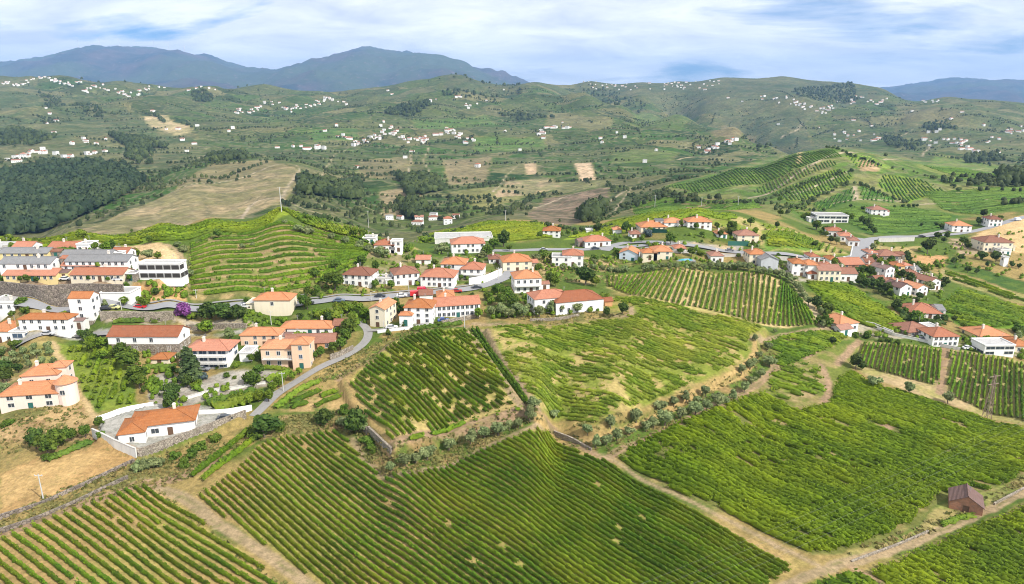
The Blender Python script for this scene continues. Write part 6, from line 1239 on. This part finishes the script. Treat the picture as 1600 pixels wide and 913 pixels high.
# trees of the gardens, close to the houses
def garden_trees():
    gr = random.Random(77)
    for (r, cx, cy, w, d, h, th) in HOUSES:
        if r.name.startswith('hut') or cy > 520: continue
        for _ in range(gr.choice((1, 2, 2, 3))):
            sx, sy = gr.choice(((-1, gr.uniform(-.6, 1.2)), (1, gr.uniform(-.6, 1.2)), (gr.uniform(-1, 1), 1.0)))
            lx = sx*(w/2+gr.uniform(2.5, 6)) if abs(sx) == 1 else sx*w/2; ly = sy*(d/2+gr.uniform(2, 5))
            x, y = cx+lx*cos(th)-ly*sin(th), cy+lx*sin(th)+ly*cos(th)
            if any(abs((x-q[1])*cos(q[6])+(y-q[2])*sin(q[6])) < q[3]/2+1.6 and abs(-(x-q[1])*sin(q[6])+(y-q[2])*cos(q[6])) < q[4]/2+1.6 for q in HOUSES): continue
            if any(edge_dist(R0, np.array([x]), np.array([y]), False)[0] < 4.2 for R0 in ROADLINES): continue
            if any(inpoly(F0, np.array([x]), np.array([y]))[0] for F0 in NOTREE): continue
            tree_at(x, y, gr.uniform(2.8, 6.5), gr.choice(('broad', 'light', 'broad', 'dark', 'bush', 'olive', 'lbush')), px=float(to_px(x, y, H1(x, y))[0]))
ROADLINES = [resample(smooth_line(gpoly(q), 2), 3.0) for q in (MR, UR, [(560,502),(577,516),(573,535),(546,555),(513,569),(468,593),(440,610),(414,634),(396,651)], [(575,517),(640,511),(720,500)], [(20,548),(45,533),(85,522),(180,526),(290,520)])]
NOTREE = [gpoly(q) for q in (FIELD_B, FIELD_D, F2, FR, FF, [(150,684),(216,712),(383,652),(245,630),(158,656)], [(258,578),(455,582),(330,622),(236,640)])]
garden_trees()

# ------------------------------------------------------------------ cars
def profile_mesh(name, pts, w, m, z=0):
    k = len(pts); V = [(x, -w/2, zz) for x, zz in pts]+[(x, w/2, zz) for x, zz in pts]; F = [tuple(range(k)), tuple(range(2*k-1, k-1, -1))]+[(i, i+k, (i+1) % k+k, (i+1) % k) for i in range(k)]
    return mesh_np(name, V, F, [m])
TYRE = mat('tyre_rubber', m_plain((0.025,0.025,0.025)))
def wheel_mesh():
    m = MB(); n = 12
    for i in range(n):
        a, b = 2*pi*i/n, 2*pi*(i+1)/n; r = 0.32; p = [(r*cos(a), -0.1, r*sin(a)), (r*cos(b), -0.1, r*sin(b)), (r*cos(b), 0.1, r*sin(b)), (r*cos(a), 0.1, r*sin(a))]; m.poly(p); m.poly([p[0], (0, -0.1, 0), p[1]]); m.poly([p[3], p[2], (0, 0.1, 0)])
    return m.build('wheel', [TYRE])
WHEEL = wheel_mesh()
def car(label, px, py, yaw, c, van=False, along=0):
    x, y = gpt(px, py); z = H1(x, y)+0.14; pm = mat('paint_%d_%d_%d' % tuple(int(v*99) for v in c), m_plain(c, 0.3, 0.5)); s = 1.25 if van else 1.0
    body = [(-2.1,0.32),(-2.12,0.72),(-1.95,0.92),(-1.2,0.98),(1.0,0.95),(1.9,0.82),(2.12,0.6),(2.1,0.32)] if not van else [(-2.3,0.35),(-2.35,1.2),(-2.3,2.1),(0.9,2.1),(1.55,1.25),(2.3,1.0),(2.35,0.35)]
    o = link('parked_van' if van else 'parked_car', None, loc=(x, y, z), rz=radians(yaw), label=label, category='van' if van else 'car', group='vehicles in the village'); o.empty_display_size = .5
    link('body', profile_mesh('body', body, 1.75*(1.1 if van else 1), pm), o)
    if not van:
        link('cabin_glass', profile_mesh('cabin_glass', [(-1.5,0.96),(-1.15,1.36),(0.25,1.38),(0.95,0.94)], 1.58, GLASS), o); link('cabin_roof', profile_mesh('cabin_roof', [(-1.15,1.365),(-1.1,1.44),(0.2,1.44),(0.28,1.385)], 1.5, pm), o)
    else: link('windscreen', profile_mesh('windscreen', [(0.97,2.06),(1.60,1.28),(1.63,1.28),(1.02,2.06)], 1.6, GLASS), o)
    for wx in (-1.3, 1.3):
        for wy in (-0.82, 0.82): link('wheel', WHEEL, o, (wx, wy, 0.32))
car('red car parked under a roadside tree', 219,482,0,(0.5,0.02,0.03)); car('pale yellow car parked by the roadside', 178,483,0,(0.6,0.58,0.25)); car('dark car parked beside the tower house', 166,484,0,(0.04,0.04,0.05)); car('dark car driving on the main road', 594,465,6,(0.03,0.035,0.05)); car('dark car below the road bend wall', 745,451,8,(0.05,0.06,0.08)); car('white car at left end of terrace parking', 103,438,0,(0.75,0.75,0.75)); car('white car at right end of terrace parking', 186,439,0,(0.75,0.76,0.78))
car('blue car in front of the long white house', 693,503,10,(0.05,0.10,0.32)); car('red van standing beside the white shed', 650,463,12,(0.55,0.03,0.04), True); car('second red van nearer the road bend', 661,457,10,(0.55,0.02,0.05), True); car('dark car on the drive of the bungalow', 352,656,15,(0.06,0.065,0.07)); car('white car by the right hand road', 1512,358,10,(0.7,0.7,0.72)); car('white lorry-like van at the far end of right road', 1590,345,12,(0.6,0.65,0.75), True); car('grey car under the villa', 318,579,-6,(0.25,0.26,0.28)); car('dark car at the pool house road', 930,390,5,(0.06,0.07,0.10)); car('white car under the hamlet road wall', 1320,406,4,(0.7,0.7,0.7))
for lb, px, py, c in [('silver car parked right of the bougainvillea', 330,481,(0.4,0.41,0.42)), ('white car parked before the cream block', 385,481,(0.7,0.7,0.7)), ('black car parked past the cream block', 482,476,(0.03,0.03,0.03)), ('blue-grey car parked below the terraces', 530,472,(0.12,0.16,0.22)), ('white car near the red vans', 628,464,(0.7,0.7,0.7)), ('red hatchback at the road bend', 714,457,(0.4,0.03,0.03)), ('silver car on the upper road by the terrace house', 850,392,(0.4,0.4,0.42)), ('white car on the upper road before the knoll', 1030,385,(0.7,0.7,0.7)), ('grey car on the upper road by the cream house', 1140,393,(0.2,0.2,0.22)), ('black car on the road to the right', 1440,371,(0.03,0.03,0.04)), ('white car beside the cream gable house', 612,514,(0.65,0.65,0.65)), ('grey car in the lower right village', 1440,532,(0.25,0.25,0.27)), ('white car in the lower right village yard', 1512,546,(0.7,0.7,0.7)), ('silver car before the six-window house', 75,524,(0.45,0.45,0.46))]: car(lb, px, py, 4, c)
# swimming pool
def pool():
    x, y = gpt(1070,407); z = H1(x, y)+0.35; o = link('swimming_pool', None, loc=(x, y, z), label='small turquoise swimming pool beside the cream house', category='pool'); m = MB(); m.box(-4.6, 4.6, -2.9, 2.9, -1.2, 0, 0); link('deck', m.build('deck', [PAVE]), o)
    m = MB(); m.box(-3.4, 3.4, -1.8, 1.8, -0.6, 0.03, 0); link('water', m.build('water', [mat('pool_water', m_plain((0.05,0.42,0.55), 0.08, 0.5))]), o)
pool()
# ------------------------------------------------------------------ poles, pylon, wires, wind turbines
POLEM = mat('concrete_pole', m_plain((0.50,0.49,0.46))); STEEL = mat('rusty_steel', m_plain((0.30,0.22,0.17))); WIREM = mat('wire', m_plain((0.38,0.39,0.38), 0.5, 0.3)); WHITEM = mat('turbine_white', m_plain((0.72,0.72,0.73)))
def pole(label, px, py, hpx, arm=True, lamp=False):
    x, y = gpt(px, py); z = H1(x, y); h = hpx*mpp(x, y, z)/cos(math.atan2(CAMZ-z, y)); r = 0.16 if y < 300 else 0.24
    o = link('utility_pole' if arm else 'street_lamp', None, loc=(x, y, z), label=label, category='pole' if arm else 'lamp', group='poles'); o.empty_display_size = .3
    V, F = [], []
    for zz, rr in ((-0.6, r), (h, r*0.6)):
        for i in range(8): V.append((rr*cos(pi*i/4), rr*sin(pi*i/4), zz))
    F = [(i, (i+1) % 8, 8+(i+1) % 8, 8+i) for i in range(8)]+[tuple(range(8, 16))]
    link('shaft', mesh_np('shaft', V, F, [POLEM]), o)
    if arm:
        m = MB(); m.box(-0.9, 0.9, -0.06, 0.06, h-0.5, h-0.38)
        for q in (-0.8, 0, 0.8): m.box(q-0.05, q+0.05, -0.05, 0.05, h-0.38, h-0.15)
        link('crossarm', m.build('crossarm', [POLEM]), o)
    else:
        m = MB(); m.bar((0, 0, h-0.05), (1.1, 0, h+0.25), 0.05); m.box(1.0, 1.6, -0.12, 0.12, h+0.2, h+0.3); link('lamp_arm', m.build('lamp_arm', [POLEM]), o)
for lb, px, py, hp in [('concrete pole standing in the golden stubble field', 68,781,38),('tall pale pole on top of the green hill', 440,331,38),('pale pole on the far side of the hill', 576,356,26),('pale pole on the brown slope left of the knoll', 1023,325,20),('pale pole behind the bright green knoll', 1096,322,14),('pale pole on the slope above the cream house', 1153,322,15),('pole beside the winding lane', 443,612,30),('pole at the top corner of the raised vineyard', 726,512,30),('pole in front of the peach cluster', 424,508,22),('pole on the verge behind the purple bougainvillea', 307,466,14),('pole beside the red vans', 639,458,20),('pole at the cream road fork house', 779,438,20),('pole in the valley behind the village', 790,345,16),('pole beside the upper road by knoll', 924,384,18)]: pole(lb, px, py, hp)
for lb, px, py, hp in [('street lamp beside the roadside trees', 190,484,16),('street lamp near the plain cream block', 470,476,15),('street lamp left of the dark car', 580,471,14),('street lamp at the pale lane junction', 600,516,14)]: pole(lb, px, py, hp, False)
def pylon():
    x, y = gpt(1541,655); z = H1(x, y); h = 15.0; o = link('lattice_pylon', None, loc=(x, y, z), rz=0.3, label='rusty lattice pylon beside the right hand vine rows', category='pylon')
    cs = [(-1, -1), (1, -1), (1, 1), (-1, 1)]; f = lambda t, c: (c[0]*(0.95-0.7*t), c[1]*(0.95-0.7*t), t*h)
    for c in cs:
        m = MB(); m.bar((c[0]*0.95, c[1]*0.95, -0.5), f(1, c), 0.07); link('leg', m.build('leg', [STEEL]), o)
    m = MB()
    for k in range(8):
        for i in range(4): m.bar(f(k/8, cs[i]), f((k+1)/8, cs[(i+1) % 4]), 0.035); m.bar(f((k+1)/8, cs[i]), f((k+1)/8, cs[(i+1) % 4]), 0.03)
    b = link('bracing', m.build('bracing', [STEEL]), o); b['kind'] = 'stuff'
    for zz in (0.80, 0.97):
        m = MB(); m.box(-2.2, 2.2, -0.08, 0.08, h*zz-0.08, h*zz+0.08); link('crossarm', m.build('crossarm', [STEEL]), o)
    return np.array([x, y, z+h])
PT = pylon()
def wire(label, p, q, sag, r=0.028):
    p, q = np.array(p, float), np.array(q, float); n = 40; s = np.linspace(0, 1, n); C = p+(q-p)*s[:, None]; C[:, 2] -= sag*4*s*(1-s); d = (q-p)/np.linalg.norm(q-p); u = np.cross(d, (0, 0, 1)); u /= np.linalg.norm(u); v = np.cross(u, d); V, F = [], []
    for c in C:
        for a in range(4): V.append(c+(u*cos(a*pi/2)+v*sin(a*pi/2))*r)
    F = [(i*4+a, i*4+(a+1) % 4, (i+1)*4+(a+1) % 4, (i+1)*4+a) for i in range(n-1) for a in range(4)]
    link('power_line', mesh_np('power_line', np.array(V), F, [WIREM]), label=label, category='cable', group='power lines over the right vineyard')
def wires():
    def at(px, py, z):
        a, t = px_ray(px, py); y = (z-CAMZ)/t; return np.array([a*y, y, z])
    for i, o in enumerate([-3.2, -1.1, 1.1, 3.2]):
        s = at(1010, 935, 10.0)+np.array([o*0.75, -o*0.7, 0]); e = at(1690, 618, 8.0)+np.array([o*0.75, -o*0.7, 0])
        wire('thin power line crossing the lower right vineyard, %s from left' % ordn(i+1), s, e, 1.5, 0.006)
wires()
def turbine(label, px, i):
    pyr = np.arange(60, 130, 0.25); x, y = ground(np.full(len(pyr), px), pyr); ok = y < 20000; k = int(np.argmax(ok)); x, y = float(x[k]), float(y[k]); z = H1(x, y)
    o = link('wind_turbine', None, loc=(x, y, z), label=label, category='wind turbine', group='wind turbines on the far ridge'); h = 120.0; V, F = [], []
    for zz, rr in ((-5, 5.0), (h, 3.4)):
        for a in range(8): V.append((rr*cos(a*pi/4), rr*sin(a*pi/4), zz))
    link('tower', mesh_np('tower', V, [(a, (a+1) % 8, 8+(a+1) % 8, 8+a) for a in range(8)], [WHITEM]), o)
    m = MB(); m.box(-1.8, 1.8, -5, 4, h-1.8, h+1.8); link('nacelle', m.build('nacelle', [WHITEM]), o)
    for b in range(3):
        a = b*2.094+i*0.7; d = np.array([sin(a), 0, cos(a)]); u = np.array([cos(a), 0, -sin(a)]); c = np.array([0, -5.5, h]); m = MB()
        p = [c+u*3.4, c-u*2.4, c-u*0.8+d*62, c+u*0.8+d*62]; q = [v+np.array([0, 0.7, 0]) for v in p]; m.poly([tuple(v) for v in p]); m.poly([tuple(v) for v in q[::-1]])
        for j in range(4): m.poly([tuple(p[j]), tuple(q[j]), tuple(q[(j+1) % 4]), tuple(p[(j+1) % 4])])
        link('blade', m.build('blade', [WHITEM]), o)
for i, px in enumerate([123,156,187,210,241,264,289]): turbine('white wind turbine on the far ridge, %s from left' % ordn(i+1), px, i)

# ------------------------------------------------------------------ distant villages
def far_house_meshes():
    res = []
    for k, (w, d, h, rf, wm, rm) in enumerate([(11,8,5.5,'gx','white','brown'),(9,9,6.5,'hip','white','terra'),(14,9,4.5,'hip','white','brown'),(10,8,7.5,'flat','white','flat'),(18,9,4.5,'gx','white','brown'),(9,7,6,'gy','white','terra'),(12,10,7,'flat','white','flat')]):
        m = MB(); X, Y = w/2, d/2; m.box(-X, X, -Y, Y, -4, h, 0); ov = 0.4
        for i in range(max(2, int(w/3.5))):
            u = -X+(i+0.5)*w/max(2, int(w/3.5))
            for zz in ([1.0, 4.0] if h > 5 else [1.0]): m.box(u-0.5, u+0.5, -Y-0.06, -Y+0.02, zz, zz+1.3, 2)
        if rf == 'flat': m.box(-X-.2, X+.2, -Y-.2, Y+.2, h, h+0.4, 1)
        elif rf == 'hip':
            c = [(-X-ov, -Y-ov, h), (X+ov, -Y-ov, h), (X+ov, Y+ov, h), (-X-ov, Y+ov, h)]; rh = h+Y*0.5; a, b = (-(X-Y)-0.1, 0, rh), ((X-Y)+0.1, 0, rh); m.poly([c[0], c[1], b, a], 1); m.poly([c[1], c[2], b], 1); m.poly([c[2], c[3], a, b], 1); m.poly([c[3], c[0], a], 1); m.poly(c[::-1], 1)
        else:
            sw = rf == 'gy'; A, Bq = (Y, X) if not sw else (X, Y); P = (lambda l, s, z: (l, s, z)) if not sw else (lambda l, s, z: (s, l, z)); rh = h+A*0.5
            for s in (-1, 1): m.poly([P(-Bq-ov, s*(A+ov), h-0.15), P(Bq+ov, s*(A+ov), h-0.15), P(Bq+ov, 0, rh), P(-Bq-ov, 0, rh)], 1); m.poly([P(s*Bq, -A, h), P(s*Bq, A, h), P(s*Bq, 0, rh-0.1)], 0)
        res.append(m.build('far_house', [W[wm], RF[rm], GLASS]))
    return res
FH = far_house_meshes()
CL = [('the left ridge village', 0,130,119,135,40),('the left ridge village', 130,262,130,154,36),('the far hillside village left of centre', 368,462,158,180,34),('the far hillside village left of centre', 462,545,152,172,30),('the hamlet above the dark wood', 12,165,233,254,24),('the farm above the dark wood', 130,168,218,226,6),('the long hamlet in the middle valley', 430,522,229,236,14),('the middle valley village', 520,640,205,230,32),('the middle valley village', 600,742,200,228,40),('the ridge village right of centre', 905,1125,127,141,64),('the right hillside village', 1235,1335,152,180,38),('the right spur village', 1330,1480,146,164,28),('the hamlet below the right hillside', 1292,1352,206,222,10),('the hamlet below the right hillside', 1362,1410,214,221,9),('the valley hamlet far right', 1438,1510,215,229,18),('the estate at the far right', 1532,1600,198,224,12),('the farms behind the right hill', 1500,1566,229,246,11),('the hamlet on the lower spur', 1090,1152,217,242,15),('the farms in the centre hills', 830,912,194,214,14),('the roadside farms of the valley behind', 605,722,338,352,9),('the ridge top at left', 270,340,135,142,7),('the ridge top behind the middle valley', 560,800,140,175,16),('the slope below the ridge village', 1135,1230,150,162,10),('the scattered farms of the left slope', 60,400,165,240,16),('the scattered farms of the centre', 500,1050,180,270,22),('the scattered farms of the right slopes', 1060,1600,170,215,12)]
fr = random.Random(5); far = []
for (wh, x0, x1, y0, y1, n) in CL:
    for k in range(n):
        px, py = fr.uniform(x0, x1), fr.uniform(y0, y1)
        if x1-x0 > 60 and y1-y0 > 14: py = y0+(y1-y0)*(0.5+0.5*math.sin(px*0.07))*0.6+fr.uniform(0, (y1-y0)*0.4)
        x, y = gpt(px, py)
        if y < 450 or y > 5400: continue
        far.append((x, y, wh, fr.choice(FH), fr.uniform(-0.5, 0.5), fr.uniform(0.58, 0.98), px))
far.sort(key=lambda f: f[1]/f[5])
_cnt = {}
for f in sorted(far[:300], key=lambda q: q[6]):
    _cnt[f[2]] = _cnt.get(f[2], 0)+1
    o = link('far_house', f[3], loc=(f[0], f[1], H1(f[0], f[1])), rz=f[4], label='small pale house of %s, %s from left' % (f[2], ordn(_cnt[f[2]])), category='house', group='houses of '+f[2][4:]); o.scale = (f[5], f[5], f[5])
m = MB()
for f in far[300:]:
    z = H1(f[0], f[1]); c, s = cos(f[4])*f[5], sin(f[4])*f[5]; b = len(m.V); me = f[3]; wm = 0
    for v in me.vertices: m.V.append((f[0]+v.co.x*c-v.co.y*s, f[1]+v.co.x*s+v.co.y*c, z+v.co.z*f[5]))
    for p in me.polygons: m.F.append(tuple(b+i for i in p.vertices)); m.M.append(p.material_index)
link('far_houses', m.build('far_houses', [W['white'], RF['terra'], GLASS]), kind='stuff', label='tiny pale houses of the farthest villages')

# ------------------------------------------------------------------ labels of trees: what each stands beside
def label_trees():
    items = []
    for r, lab, lk, px, x, y in PENDING:
        if lab is None:
            b = min(LAND, key=lambda q: (q[0]-x)**2+(q[1]-y)**2); bx, by = b[0], b[1]
            if abs(x-bx) > abs(y-by): rel = 'left of' if x < bx else 'right of'
            else: rel = 'in front of' if y < by else 'behind'
            lab = '%s %s %s' % (lk, rel, b[2])
        items.append([r, lab, px, y])
    by = {}
    for it in items: by.setdefault(it[1], []).append(it)
    for lab, l in by.items():
        l.sort(key=lambda q: (q[2], q[3]))
        for i, it in enumerate(l):
            it[0]['label'] = lab if len(l) == 1 else lab+', %s from left' % ordn(i+1)
            if not it[0].get('group'): it[0]['group'] = 'village trees and shrubs'
label_trees()
